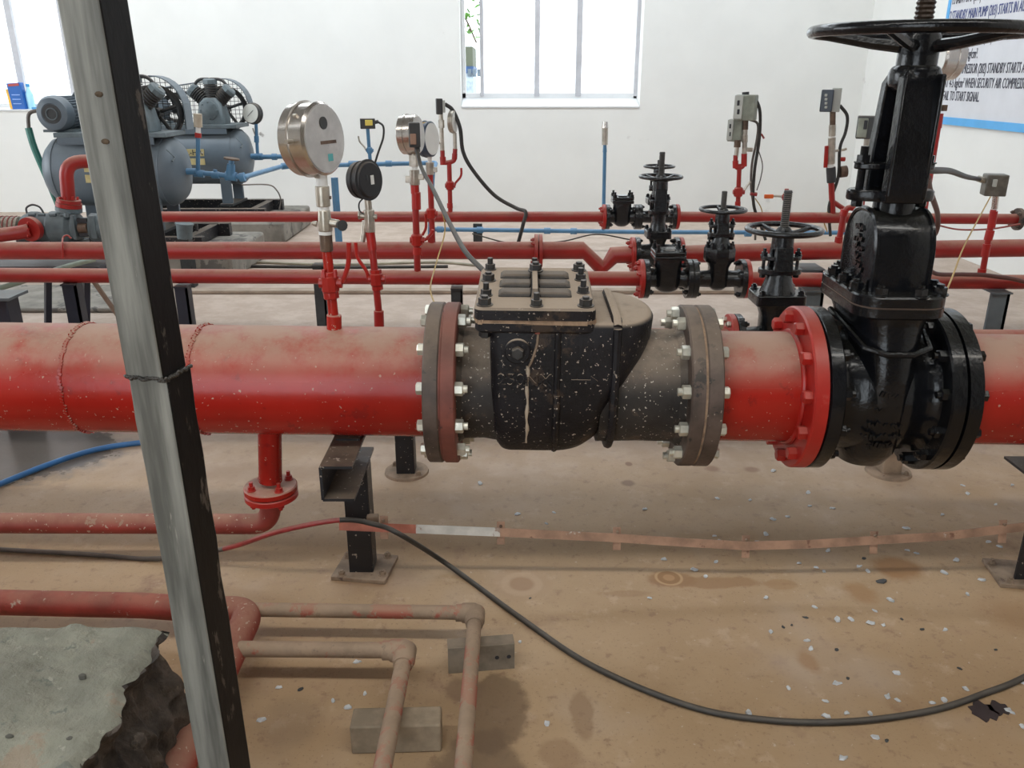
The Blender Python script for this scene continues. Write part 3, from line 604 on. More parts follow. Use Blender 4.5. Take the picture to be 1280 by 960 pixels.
dm.loft(rings)
dm.build('bonnet', BLKG, gv, smooth=50)
al = MB()
for sx in (-1, 1): MB().tube([Vector((sx * .062, y, z)) for y, z in pr], .006, 6).build('bonnet_rim', BLKG, gv)
lt = MB()
for k in range(5):
    zc_ = zd + .045 + k * .021
    for j in range(5): lt.box((-.068, -.038 + .01 * j + random.uniform(-.003, .003) + .012 * k * .5, zc_ + random.uniform(-.006, .006)), (.006, .006, .011), Euler((random.uniform(-1, 1), 0, 0)).to_matrix())
lt.build('raised_marks', BLKG, gv, kind='stuff')
lt = MB()
for k, (z_, n_) in enumerate(((.04, 5), (.005, 6), (-.035, 9), (-.065, 11), (-.09, 7))):
    for j in range(n_): lt.box((-.005 + (j - n_ / 2) * .009, -.163 + (.002 if abs(z_) < .05 else .012 if z_ < -.08 else .005), z_ + random.uniform(-.004, .004)), (.006, .006, .012), Euler((0, random.uniform(-1, 1), 0)).to_matrix())
lt.build('raised_marks', BLKG, gv, kind='stuff')
zn = zd + ht - .01
MB().lathe((0, 0, zn - .02), (0, 0, 1), [(0, .055), (.02, .05), (.03, .046), (.055, .046)], 28).build('stuffing_box', BLKG, gv)
yz0 = zn + .03
gshift = lambda ring: [q + Vector((-.013, 0, 0)) for q in ring]
MB().loft([gshift(elring(.096, .045, yz0, 36, 2.2)), gshift(elring(.098, .046, yz0 + .004, 36, 2.2)), gshift(elring(.098, .046, yz0 + .02, 36, 2.2)), gshift(elring(.094, .044, yz0 + .024, 36, 2.2))]).build('gland_seat', BLKG, gv)
MB().loft([gshift(elring(.090, .028, yz0 + .068, 36, 2.2)), gshift(elring(.090, .028, yz0 + .082, 36, 2.2))]).build('gland_flange', BLKG, gv, bevel=.003)
MB().cyl((0, 0, yz0 + .02), (0, 0, yz0 + .08), .03, n=20).build('gland_bush', BLKG, gv)
for gx_ in (-.085, .060):
    MB().cyl((gx_, 0, yz0 - .012), (gx_, 0, yz0 + .118), .009, n=10).build('gland_stud', BLKG, gv)
    bolt((gx_, 0, yz0 + .081), (0, 0, 1), .015, BLKG, gv, 'low'); bolt((gx_, 0, yz0 + .001), (0, 0, -1), .014, BLKG, gv, 'head')
wz = 1.354 - on_axis(.876).z                             # handwheel height above the axis
yt = wz - .075
yk = MB()
for s_ in (-1, 1):
    yk.loft([[Vector((xa_, s_ * ya_, z_)), Vector((xb_, s_ * ya_, z_)), Vector((xb_, s_ * yb_, z_)), Vector((xa_, s_ * yb_, z_))]
             for xa_, xb_, ya_, yb_, z_ in ((-.052, .034, .042, .075, yz0), (-.052, .034, .045, .080, yz0 + .05), (-.047, .030, .030, .060, yt - .03), (-.036, .028, .01, .045, yt))])
yk.box((.030, -.064, (yz0 + yt) / 2), (.010, .030, yt - yz0 - .02)); yk.box((-.050, -.064, (yz0 + yt) / 2), (.008, .034, yt - yz0 - .03))
yk.lathe((0, 0, yt - .045), (0, 0, 1), [(0, .040), (.01, .052), (.035, .055), (.048, .05), (.055, .036), (.066, .036)], 28)
yk.build('yoke', BLKG, gv, bevel=.004)
MB().cyl((0, 0, yt + .016), (0, 0, yt + .028), .037, n=24).build('collar_ring', STEEL, gv)
stem(gv, (0, 0, yz0), (0, 0, wz + .26), .0205, mat('greased_stem', (.045, .032, .025), .35, metal=.5, var=.4, vs=60), .0095)
handwheel(gv, (0, 0, wz), .236, .0125, BLKG, 5, .13, .042, .25)

def gate_valve(name, label, X, Y, Z, L_, r, Rf, zb, hx, hy, wzv, Rw, stop, m=BLKF, hexb=False, bolts=8, column=.02, seat=None, group=None, bell=True, redflange=()):
    g = thing(name, label, 'valve', (X, Y, Z), (0, 0, 0), group); h = L_ / 2; ft = .02
    for s_ in (-1, 1):
        MB().lathe((s_ * h, 0, 0), (-s_, 0, 0), [(0, r), (0, Rf), (ft, Rf), (ft, r)], 32).build('flange', m, g, bevel=.002)
        ring_bolts(g, s_ * (h - ft), -s_, Rf * .8, bolts, .010, m, 'nut', 22.5)
    b = MB(); b.lathe((-h + ft, 0, 0), (1, 0, 0), [(0, r * 1.35), (.01, r * 1.12), (L_ / 2 - ft, r * 1.25), (L_ - 2 * ft - .01, r * 1.12), (L_ - 2 * ft, r * 1.35)], 28)
    b.loft([elring(hx * .35, hy * .4, -r * 1.45, 24), elring(hx * .6, hy * .75, -r * .9, 24), elring(hx * .62, hy * .8, 0, 24), elring(hx * .62, hy * .8, zb * .7, 24), elring(hx * .8, hy * .85, zb, 24)])
    b.build('body', m, g, smooth=50)
    if hexb:
        MB().lathe((0, 0, zb), (0, 0, 1), [(0, hx * .95), (.006, hx), (.05, hx), (.056, hx * .95)], 8, ph=math.pi / 8).build('bonnet_flange', m, g)
        for k in range(8):
            a = 2 * math.pi * k / 8; bolt((math.cos(a) * hx * .8, math.sin(a) * hx * .8, zb + .055), (0, 0, 1), .009, m, g, 'stud')
        th = .056
    else:
        MB().loft([rrect(hx, hy, .015, zb), rrect(hx, hy, .015, zb + .034)]).build('bonnet_flange', m, g, bevel=.003)
        for sx in (-1, 1):
            for sy in (-1, 1): bolt((sx * hx * .78, sy * hy * .78, zb + .034), (0, 0, 1), .010, m, g, 'low')
        th = .034
    z1 = zb + th
    zs = seat if seat else z1 + (wzv - z1) * .36
    MB().lathe((0, 0, z1 - .002), (0, 0, 1), [(0, hx * .72), (.01, hx * .68), ((zs - z1) * .55, hx * .55), (zs - z1, column * 1.35)], 20).build('bonnet', m, g)
    MB().loft([elring(hx * .85, column * 1.4, zs - .012, 24), elring(hx * .85, column * 1.4, zs + .006, 24)]).build('gland_seat', m, g, bevel=.003)
    zg = zs + (wzv - zs) * .26
    MB().loft([elring(hx * .8, column * 1.3, zg, 24), elring(hx * .8, column * 1.3, zg + .013, 24)]).build('gland_flange', m, g, bevel=.003)
    for s_ in (-1, 1):
        MB().cyl((s_ * hx * .68, 0, zs - .02), (s_ * hx * .68, 0, zg + .035), .0055, n=8).build('gland_stud', m, g)
        bolt((s_ * hx * .68, 0, zg + .012), (0, 0, 1), .010, m, g, 'low'); bolt((s_ * hx * .68, 0, zs - .012), (0, 0, -1), .010, m, g, 'head')
    yk = MB()
    for s_ in (-1, 1): yk.loft([[Vector((-column * 1.1, s_ * column * .9, zs)), Vector((column * 1.1, s_ * column * .9, zs)), Vector((column * 1.1, s_ * column * 1.7, zs)), Vector((-column * 1.1, s_ * column * 1.7, zs))],
                                [Vector((-column, s_ * column * .5, wzv - .05)), Vector((column, s_ * column * .5, wzv - .05)), Vector((column, s_ * column * 1.3, wzv - .05)), Vector((-column, s_ * column * 1.3, wzv - .05))]])
    yk.lathe((0, 0, wzv - .06), (0, 0, 1), [(0, column * 1.3), (.045, column * 1.25)], 20)
    yk.build('yoke', m, g, bevel=.003)
    stem(g, (0, 0, zs), (0, 0, stop), column * .52, DARK, .006)
    handwheel(g, (0, 0, wzv), Rw, Rw * .075, m, 4, .14, column * .95, random.uniform(0, 1))
    return g
def check_valve(name, label, X, Y, Z, L_, r, Rf, zb, hx, hy, m=BLKF):
    g = thing(name, label, 'valve', (X, Y, Z)); h = L_ / 2; ft = .02
    for s_ in (-1, 1):
        MB().lathe((s_ * h, 0, 0), (-s_, 0, 0), [(0, r), (0, Rf), (ft, Rf), (ft, r)], 32).build('flange', m, g, bevel=.002)
        ring_bolts(g, s_ * (h - ft), -s_, Rf * .8, 4, .010, m, 'nut', 45)
    b = MB(); b.lathe((-h + ft, 0, 0), (1, 0, 0), [(0, r * 1.4), (.012, r * 1.15), (h - ft, r * 1.3), (L_ - 2 * ft - .012, r * 1.15), (L_ - 2 * ft, r * 1.4)], 28)
    b.loft([elring(hx * .4, hy * .4, -r * 1.75, 28, 2.2), elring(hx * .72, hy * .75, -r * 1.3, 28, 2.2), elring(hx * .85, hy * .92, -.01, 28, 2.4), elring(hx * .85, hy * .92, zb, 28, 3)])
    b.build('body', m, g, smooth=50)
    MB().loft([rrect(hx, hy, .012, zb - .012), rrect(hx, hy, .012, zb + .004)]).build('body_flange', m, g, bevel=.003)
    cv_ = MB().loft([rrect(hx, hy, .012, zb + .006), rrect(hx, hy, .012, zb + .022)]).build('cover', m, g, bevel=.004)
    MB().loft([rrect(hx * .45, hy * .45, .008, zb + .022), rrect(hx * .4, hy * .4, .008, zb + .028)]).build('cover_boss', m, cv_)
    for sx in (-1, 1):
        for sy in (-1, 1): bolt((sx * hx * .78, sy * hy * .78, zb + .022), (0, 0, 1), .011, m, g, 'stud')
    return g
YD, YE, YFF, YG = 2.585, 3.30, 3.80, 4.65
def zrow(px, py, Y): return P(px, py, Y=Y)

# ------------------------------------------------------------------ rows of thinner pipes behind
def run(name, label, pts, r, m, flanges=(), n=20, fil=0.0, cat='pipe', group=None):
    """a pipe along points, with flange rings (index position t along first-last, thickness)"""
    pts = [Vector(p) for p in pts]
    root = thing(name, label, cat, pts[0], group=group); o = pts[0]
    q = [p - o for p in pts]
    MB().tube(fillet(q, fil) if fil else q, r, n).build('pipe_wall', m, root, smooth=50)
    for c, d, Rf, th, fm, nb, bm_ in flanges:
        d = Vector(d).normalized(); c = Vector(c) - o
        f_ = MB().lathe(c, d, [(0, r * .9), (0, Rf), (th, Rf), (th, r * .9)], 32).build('flange', fm, root, bevel=.002)
        for k in range(nb):
            a = 2 * math.pi * (k + .5) / nb; _, u, v = frame(d)
            bolt(c + (u * math.cos(a) + v * math.sin(a)) * Rf * .8, -d, .010, bm_, root, 'nut')
    return root
rD, rE, rF, rG = .044, .029, .040, .029
XP = Vector((1, 0, 0))
# row D
zD = zrow(640, 428, YD); ZD = zD.z
xD0 = P(916, 428, Y=YD).x; LD = .25; xDc = xD0 + LD / 2
run('red_pipe', 'red pipe just behind the thick pipe, leading left from the square bonnet valve', [P(-500, 421, Y=YD), (xD0 - .001, YD, ZD)], rD, REDF, [((xD0 - .02, YD, ZD), XP, .092, .019, REDB, 8, NICK)])
run('red_pipe', 'red pipe just behind the thick pipe at the far right edge', [(xDc + LD / 2 + .001, YD, ZD), (3.33, YD, ZD - .01)], rD, REDF, [((xDc + LD / 2 + .001, YD, ZD), XP, .092, .019, BLKF, 0, BLKF)])
gate_valve('gate_valve', 'black gate valve with square bonnet plate behind the short red spool', xDc, YD, ZD, LD - .002, rD, .092, P(960, 384, Y=YD - .06).z - ZD, .077, .062, P(966, 287, Y=YD).z - ZD, .118, P(968, 238, Y=YD).z - ZD, column=.026)
# row E
ZE = zrow(780, 348.5, YE).z
xE = [P(px, 348, Y=YE).x for px in (804, 863, 929)]
run('red_pipe', 'thin red pipe from the left edge to the small flanged check valve', [P(-700, 340, Y=YE), P(560, 347, Y=YE), (xE[0] - .001, YE, ZE)], rE, REDF, [((xE[0] - .018, YE, ZE), XP, .078, .017, REDB, 6, REDB)])
run('red_pipe', 'thin red pipe passing behind the big gate valve to the right edge', [(xE[2] + .001, YE, ZE), P(1150, 352, Y=YE), (3.33, YE, P(1330, 354, Y=YE).z)], rE, REDF, [((xE[2] + .001, YE, ZE), XP, .078, .017, REDB, 6, REDB)])
check_valve('check_valve', 'small black check valve with square bolted cover in the middle pipe row', (xE[0] + xE[1]) / 2, YE, ZE, xE[1] - xE[0], rE, .078, P(830, 322, Y=YE - .05).z - ZE, .062, .062)
gate_valve('gate_valve', 'small black gate valve right beside the square covered check valve', (xE[1] + xE[2]) / 2 + .002, YE, ZE, xE[2] - xE[1] - .002, rE, .078, .072, .062, .062, P(893, 262, Y=YE).z - ZE, .093, P(893, 239, Y=YE).z - ZE, hexb=True, column=.022, bolts=4)
# row F
ZF = zrow(820, 318, YFF).z
xF = [P(px, 318, Y=YFF).x for px in (793, 848)]
a = P(-700, 314, Y=YFF); b_ = P(729, 313, Y=YFF); c_ = P(752, 336, Y=YFF); d_ = P(767, 319, Y=YFF)
run('red_pipe', 'red pipe with a mitred dip bend left of the tall stem gate valve', [a, b_, c_, d_, (xF[0] - .001, YFF, ZF)], rF, REDF, [((xF[0] - .018, YFF, ZF), XP, .078, .017, REDB, 4, REDB), (P(668, 313.5, Y=YFF), XP, .075, .016, REDF, 4, REDF), (P(673.5, 313.5, Y=YFF), XP, .075, .016, REDF, 0, REDF)])
run('red_pipe', 'red pipe right of the tall stem gate valve, second row from the back', [(xF[1] + .001, YFF, ZF), P(1000, 314, Y=YFF), (3.33, YFF, P(1330, 306, Y=YFF).z)], rF, REDF, [((xF[1] + .001, YFF, ZF), XP, .078, .017, REDB, 4, REDB)])
gate_valve('gate_valve', 'tall stem black gate valve standing between two others in the row behind', (xF[0] + xF[1]) / 2, YFF, ZF, xF[1] - xF[0] - .002, rF, .078, .078, .055, .058, P(821, 221, Y=YFF).z - ZF, .098, P(822, 190, Y=YFF).z - ZF, column=.026, bolts=4)
# row G
ZG = zrow(760, 271, YG).z
xG = [P(px, 271, Y=YG).x for px in (757, 797, 844)]
run('red_pipe', 'rearmost thin red pipe running left from the small check valve near the wall', [P(160, 271, Y=YG), (xG[0] - .001, YG, ZG)], rG, REDF, [((xG[0] - .018, YG, ZG), XP, .068, .017, REDB, 4, REDB)])
run('red_pipe', 'rearmost thin red pipe running right along the back to the side wall', [(xG[2] + .001, YG, ZG), P(1274, 274, Y=YG)], rG, REDF, [((xG[2] + .001, YG, ZG), XP, .068, .017, REDB, 4, REDB), (P(1270, 274, Y=YG), XP, .06, .02, BRNF, 4, BRNF)])
check_valve('check_valve', 'rearmost small black check valve beside the thin blue upright pipe', (xG[0] + xG[1]) / 2, YG, ZG, xG[1] - xG[0], rG, .068, P(774, 252, Y=YG - .05).z - ZG, .058, .058)
gate_valve('gate_valve', 'rearmost black gate valve with the smallest handwheel near the white wall', (xG[1] + xG[2]) / 2, YG, ZG, xG[2] - xG[1] - .002, rG, .068, .07, .058, .06, P(819, 208, Y=YG).z - ZG, .086, P(820, 200, Y=YG).z - ZG, column=.024, bolts=4)

# ------------------------------------------------------------------ assemblies placed by what the photograph shows
class Asm:
    def __init__(s, name, label, cat, px, py, Y, group=None):
        s.Y = Y; s.o = P(px, py, Y=Y); s.root = thing(name, label, cat, s.o, group=group)
        s.k = (Y * math.cos(PITCH) + (H - s.o.z) * math.sin(PITCH)) / F
    def p(s, px, py, dy=0.0): return P(px, py, Y=s.Y + dy) - s.o
    def cyl(s, name, m, x0, y0, x1, y1, r, r1=None, n=16, dy=0.0, dy1=None, parent=None, bevel=0):
        return MB().cyl(s.p(x0, y0, dy), s.p(x1, y1, dy if dy1 is None else dy1), r * s.k, None if r1 is None else r1 * s.k, n).build(name, m, parent or s.root, bevel=bevel)
    def box(s, name, m, px, py, w_, h_, d_, dy=0.0, rz=0.0, parent=None, bevel=.003, rx=0.0, ry=0.0):
        return MB().box(s.p(px, py, dy), (w_ * s.k, d_ * s.k, h_ * s.k), Euler((R(rx), R(ry), R(rz))).to_matrix()).build(name, m, parent or s.root, bevel=bevel)
    def pipe(s, name, m, pts, r, fil=0, n=12, parent=None, sp=False):
        q = [s.p(*a) for a in pts]
        q = spline(q, 6) if sp else (fillet(q, fil * s.k) if fil else q)
        return MB().tube(q, r * s.k, n).build(name, m, parent or s.root, smooth=50)
    def cockvalve(s, px, py, r, m, lever=None, lm=None):
        b = MB(); c = s.p(px, py)
        b.lathe(c - Vector((0, 0, r * s.k * 1.1)), (0, 0, 1), [(0, .72 * r * s.k), (.25 * r * s.k, r * s.k), (1.9 * r * s.k, r * s.k), (2.2 * r * s.k, .72 * r * s.k)], 8)
        b.cyl(c + Vector((-r * s.k * 1.2, 0, 0)), c + Vector((r * s.k * 1.35, 0, 0)), r * s.k * .55, n=10)
        v = b.build('isolation_valve', m, s.root)
        if lever:
            pts = [c + Vector((r * s.k * 1.2, 0, 0))] + [s.p(a, b2) for a, b2 in lever]
            if lever[0][0] < px: pts[0] = c + Vector((-r * s.k * 1.2, 0, 0))
            MB().tube(fillet(pts, .02), r * s.k * .28, 8).build('lever', lm or m, v)
        return v
    def gauge(s, px, py, r, th, n, case=STEEL, face=DIALB, back=True, dy=0.0, ring=DARK):
        """round gauge case; n points out of the face one sees"""
        n = Vector(n).normalized(); c = s.p(px, py, dy); rr = r * s.k; t = th * s.k
        q = MB(); d, u, v = frame(n)
        cs = q.lathe(c - n * t / 2, n, [(0, rr * .96), (t * .05, rr), (t * .32, rr), (t * .34, rr * 1.05), (t * .40, rr * 1.05), (t * .42, rr), (t * .92, rr), (t, rr * .93)], 48).build('gauge_case', case, s.root)
        MB().torus(c - n * t * .12, n, rr * 1.01, rr * .022, 48, 6).build('case_seam', ring, cs)
        MB().lathe(c + n * t * .5, n, [(-.001, rr * .90), (.0015, rr * .90)], 48).build('back_plate' if back else 'dial', face, cs)
        return cs, c + n * (t * .5 + .0015), n, u, v, rr
g_axis = lambda deg: Vector((math.sin(R(deg)), -math.cos(R(deg)), 0.06))
# R1: big gauge on the thick pipe
s = Asm('pressure_gauge', 'big stainless pressure gauge on a red riser from the thick left pipe', 'gauge', 418, 412, 1.985)
s.cyl('socket', RED, 418, 417, 417.5, 393, 9.2, n=20, bevel=.003); s.cyl('riser_pipe', RED, 417, 395, 408, 308, 6.2)
s.cyl('valve_collar', REDB, 414.5, 373, 413, 363, 10, n=8, bevel=.002); s.cockvalve(412.5, 354, 11, REDB, [(428, 352), (436, 331), (436, 303)]); s.cyl('valve_collar', REDB, 411.5, 346, 411, 339, 10.5, n=8, bevel=.002)
for dx in (-7, 7): s.cyl('valve_bolt', REDB, 412 + dx, 347, 411.5 + dx, 337, 2.4, n=6, dy=-.018)
s.cyl('union', BRONZ, 408.5, 314, 407, 292, 8, n=8, bevel=.002); s.cyl('union', BRONZ, 409, 318, 408.5, 310, 6, n=12)
s.cyl('tape_ring', TAPE, 407, 293, 406.8, 289, 8.2)
s.cyl('cock_body', NICK, 406.8, 289, 405, 262, 9, 7.5, n=8, bevel=.003); s.cyl('cock_arm', NICK, 404, 277, 424, 280, 5.2, n=12, bevel=.002); s.cyl('cock_outlet', DARK, 424, 281, 428, 282, 4.5, 6.5, n=12, dy=-.01, dy1=-.03); s.cyl('cock_key', NICK, 396, 280, 390, 279, 4, 2, n=8)
s.cyl('nipple', TAPE, 405, 264, 404.5, 257, 6.5); s.cyl('adaptor', NICK, 404.3, 258, 402.5, 232, 8.4, n=16, bevel=.002); s.cyl('set_screw', BRONZ, 411, 247, 414, 247, 2, n=8)
s.cyl('gauge_stem', TAPE, 402.5, 233, 401.5, 212, 7, 6.5)
cs, fc, n, u, v, rr = s.gauge(390, 174, 41, 36, g_axis(66))
MB().lathe(fc + u * rr * -.02 + v * rr * .42, n, [(0, rr * .17), (.002, rr * .17)], 20).build('relief_plug', DARK, cs)
MB().box(fc + u * rr * .1 - v * rr * .2, (.001, .001, .001)).build('screw', DARK, cs)
Mg = Matrix((u, v, n)).transposed().to_4x4()
def plate(cs, c, wd, ht, th, m, name): return MB().box(c, (wd, ht, th), Mg).build(name, m, cs)
plate(cs, fc + v * rr * -.10 + u * rr * .12, rr * .72, rr * .09, .003, BRONZ, 'name_slot'); plate(cs, fc - v * rr * .52 + u * rr * .14, rr * .22, rr * .2, .002, TEAL, 'sticker')
for a in (20, 140, 260): MB().cyl(cs.matrix_local.translation + fc - n * .03 + (u * math.cos(R(a)) + v * math.sin(R(a))) * rr * 1.03, fc - n * .022 + (u * math.cos(R(a)) + v * math.sin(R(a))) * rr * 1.03, .004, n=8).build('case_screw', NICK, cs)
MB().tube([fc + u * rr * -.95 - n * .03, fc + u * rr * -1.25 - n * .03], .005, 8).build('case_lug', NICK, cs); MB().tube([fc + u * rr * .9 - n * .03, fc + u * rr * 1.15 - n * .03], .005, 8).build('case_lug', NICK, cs)
# R2: black gauge on row D
s = Asm('pressure_gauge', 'black flanged pressure gauge on a thin red riser beside the big stainless gauge', 'gauge', 474, 408, YD)
s.cyl('socket', REDF, 474, 408, 473.5, 388, 6.2, n=16, bevel=.002); s.cyl('riser_pipe', REDF, 473.5, 390, 463, 288, 4.4); s.cockvalve(470.5, 349, 8, REDB, [(458, 338), (446, 322), (444.5, 303)])
s.cyl('valve_collar', REDB, 472, 362, 471.5, 357, 7, n=8); s.cyl('valve_collar', REDB, 470, 342, 469.5, 337, 7, n=8); s.cyl('riser_sleeve', REDB, 465.5, 312, 462.5, 288, 5.6)
s.cyl('cock_body', NICK, 462.5, 290, 461, 262, 6.5, n=8, bevel=.002); s.cyl('cock_arm', NICK, 450, 270, 471, 271, 3, n=10); s.cyl('cock_key', NICK, 450, 269, 448, 269, 5, n=8); s.pipe('vent_tube', NICK, [(456, 276), (455, 290), (453, 302)], 3.4); s.cyl('gauge_stem', NICK, 461, 263, 459.5, 246, 4.2)
cs, fc, n, u, v, rr = s.gauge(455, 225, 21, 20, g_axis(58), case=mat('gauge_black', (.018, .018, .02), .45, var=.3, dust=.3), face=mat('gauge_black_back', (.014, .014, .016), .5, var=.3), ring=DARK)
MB().lathe(fc - n * .012, n, [(0, rr * 1.13), (.005, rr * 1.13)], 40).build('mounting_flange', mat('gauge_black', (.018, .018, .02)), cs)
Mg = Matrix((u, v, n)).transposed().to_4x4()
plate(cs, fc + u * rr * .12 - v * .0, rr * .26, rr * .5, .002, WHT, 'rating_label'); plate(cs, fc - u * rr * .3 + v * rr * .15, rr * .14, rr * .3, .004, DARK, 'clip')
s.pipe('capillary', DARK, [(456, 246), (449, 254), (450, 264), (457, 268)], 1.0, sp=True, n=6)
# R3: stainless gauge with black switch on row E
s = Asm('pressure_gauge', 'stainless gauge with a black switch box on a red riser in the middle', 'gauge', 522, 340, YE)
s.cyl('riser_pipe', REDF, 522, 342, 518.5, 232, 4.2); s.cockvalve(521, 300, 7, REDB, [(533, 299), (540, 291), (541, 287)]); s.cyl('coupling', REDB, 520.5, 262, 520, 240, 5.6, n=14, bevel=.002); s.cyl('coupling', REDB, 521.8, 318, 521.6, 309, 5.4, n=14); s.cyl('riser_sleeve', REDB, 519, 242, 518.4, 230, 5.2)
s.cyl('cock_body', NICK, 518.5, 231, 518, 212, 6.2, n=8, bevel=.002); s.box('cock_arm', NICK, 511, 224, 8, 8, 7); s.box('cock_arm', NICK, 526, 221, 8, 7, 7); s.cyl('gauge_stem', TAPE, 518, 213, 517, 207, 4.4); s.cyl('adaptor', NICK, 517.4, 208, 517, 194, 5.6, n=6); s.cyl('gauge_stem', NICK, 517, 195, 516, 186, 4)
s.gauge(513, 168, 22.5, 20, g_axis(76), face=DIALB)
s.box('switch_box', BOXD, 518, 168.5, 12.5, 27, 12, dy=-.13, rz=10); s.box('switch_label', mat('label_brown', (.28, .17, .12), .6), 516.5, 174, 7, 12, 2, dy=-.155, rz=10); s.cyl('switch_gland', DARK, 521, 182, 522, 190, 3.2, dy=-.13)
# R3b on row F
s = Asm('pressure_gauge', 'white faced gauge with dark blue rim turned right on a red riser', 'gauge', 541, 307, YFF)
s.cyl('riser_pipe', REDF, 541, 309, 537.5, 215, 3.6); s.cyl('riser_sleeve', REDF, 541, 306, 537, 294, 4.6); s.cockvalve(539, 267, 6, REDB, [(533, 285), (528, 294)]); s.cyl('cock_body', NICK, 537.8, 218, 537.3, 203, 5, n=8); s.box('cock_arm', NICK, 543, 212, 7, 6, 6); s.cyl('gauge_stem', TAPE, 537.3, 204, 537, 192, 2.6)
s.gauge(534, 174, 20.5, 13, (0.93, -0.36, 0.05), case=mat('gauge_blue', (.03, .045, .075), .4), face=WHT, back=False); s.cyl('case_cap', mat('cap_ochre', (.40, .25, .06), .6), 527, 157, 533, 157, 4, dy=-.02)
# R4 on row G: switch and small gauge on a fork
s = Asm('pressure_switch', 'slim black pressure switch and small gauge on a forked red riser left of the window', 'switch', 563, 268, YG)
s.cyl('riser_pipe', REDF, 563, 268, 561.5, 204, 2.9); s.cockvalve(562.5, 232, 5, REDB, [(569, 229), (577, 220), (576.5, 210)]); s.cyl('coupling', REDB, 562.5, 260, 562.3, 254, 3.6)
s.pipe('fork', REDF, [(553, 188), (553.5, 204), (562, 203), (568, 201), (569, 186)], 2.8, fil=5); s.cyl('coupling', REDB, 554, 206, 553.5, 196, 3.7); s.cyl('coupling', REDB, 568, 199, 568.5, 192, 3.3)
s.cyl('switch_stem', NICK, 553, 188, 551, 143, 2.6); s.cyl('hex_adaptor', NICK, 552, 160, 551.5, 150, 3.6, n=6); s.cyl('drain_cock', NICK, 552, 178, 543, 179, 1.8, n=8)
s.box('switch_box', BOXD, 549, 133, 7.5, 18, 8, rz=12); s.box('switch_side', BOXL, 554.5, 133, 3, 14, 7, rz=12)
s.cyl('gauge_stem', NICK, 569, 186, 568.3, 166, 2.3); s.gauge(566, 152, 13, 6, (0.96, -.25, 0), case=NICK, face=WHT)
# R5 sensor on the blue upright
YL = 6.5
s = Asm('pressure_transmitter', 'grey cylindrical sensor on a thin blue upright pipe below the window', 'sensor', 755, 288, YL)
s.cyl('upright_pipe', BLUE, 754, 289, 756, 188, 2.2, n=12); s.cyl('reducer', BLUE, 756, 190, 756, 181, 2.6, 2.0); s.cyl('sensor_body', NICK, 756, 181, 756.3, 158, 3.6, n=14, bevel=.002); s.cyl('sensor_cap', STEEL, 756.3, 160, 756.5, 152, 3.9, 3.0, n=14)
# R6: pair of grey green switches
s = Asm('pressure_switch', 'pair of grey green pressure switch boxes on a forked red riser by the wall', 'switch', 922, 268, YG)
s.cyl('riser_pipe', REDF, 922, 268, 924.3, 205, 2.8); s.cockvalve(923, 240, 5.5, REDB, [(930, 238), (934, 232), (938, 227)], NICK); s.cyl('coupling', REDB, 922, 260, 922.3, 252, 3.5)
s.pipe('fork', REDF, [(919.5, 194), (919, 208), (924, 211), (930, 207), (930.5, 192)], 2.8, fil=5); s.cyl('coupling', REDB, 919.5, 210, 919.3, 201, 3.6); s.cyl('coupling', REDB, 930, 208, 930.3, 192, 3.5)
s.cyl('switch_stem', NICK, 920, 196, 921.5, 183, 2.6); s.cyl('switch_neck', BRONZ, 921.5, 184, 922, 175, 4); s.cyl('switch_stem', NICK, 930.5, 192, 931.5, 160, 3); s.cyl('hex_adaptor', NICK, 930.8, 178, 931, 169, 3.8, n=6); s.cyl('switch_neck', BRONZ, 931.5, 162, 932, 149, 3.5); s.box('cock_arm', NICK, 937, 187, 7, 5, 5)
for cx, cy, w_, h_, dy in ((919.5, 163, 17, 26, .03), (932.5, 134.5, 24, 29, -.03)):
    bx_ = s.box('switch_box', BOXG, cx, cy, w_, h_, w_ * .7, dy=dy, rz=-28, bevel=.006)
    s.box('switch_window', BOXL, cx - w_ * .40, cy - h_ * .02, w_ * .42, h_ * .92, 2, dy=dy - w_ * s.k * .42, rz=-28, parent=bx_).matrix_parent_inverse = Matrix.Identity(4)
    for q in (-.2, .18): s.box('switch_slot', INK, cx - w_ * .40, cy + h_ * q, w_ * .12, h_ * .2, 1, dy=dy - w_ * s.k * .47, rz=-28)
    s.box('switch_label', mat('label_brown', (.28, .17, .12), .6), cx + w_ * .2, cy - h_ * .26, w_ * .4, h_ * .22, 1.2, dy=dy - w_ * s.k * .36, rz=-28)
s.cyl('switch_cap', DARK, 932, 121, 932, 115, 4.2)
s.pipe('signal_cable', RUBB, [(944, 122, -.03), (950, 140, -.03), (949, 175), (943, 215), (942, 255), (951, 282), (957, 300)], 1.9, sp=True, n=8); s.pipe('signal_cable', CABG, [(936, 149), (947, 155), (946, 175), (940, 205), (939, 235), (944, 270), (944, 300)], 1.5, sp=True, n=8)
s.pipe('signal_wire', CABG, [(947, 185), (953, 205), (951, 222), (946, 238)], .7, sp=True, n=6); s.pipe('cable_tie', REDC, [(946, 168), (952, 168), (955, 173)], 1.3, n=6); s.pipe('cable_tie', REDC, [(938, 242), (946, 243)], 2.4, n=8); s.pipe('signal_wire', YEL, [(944, 248), (952, 262), (956, 290)], .7, sp=True, n=6)
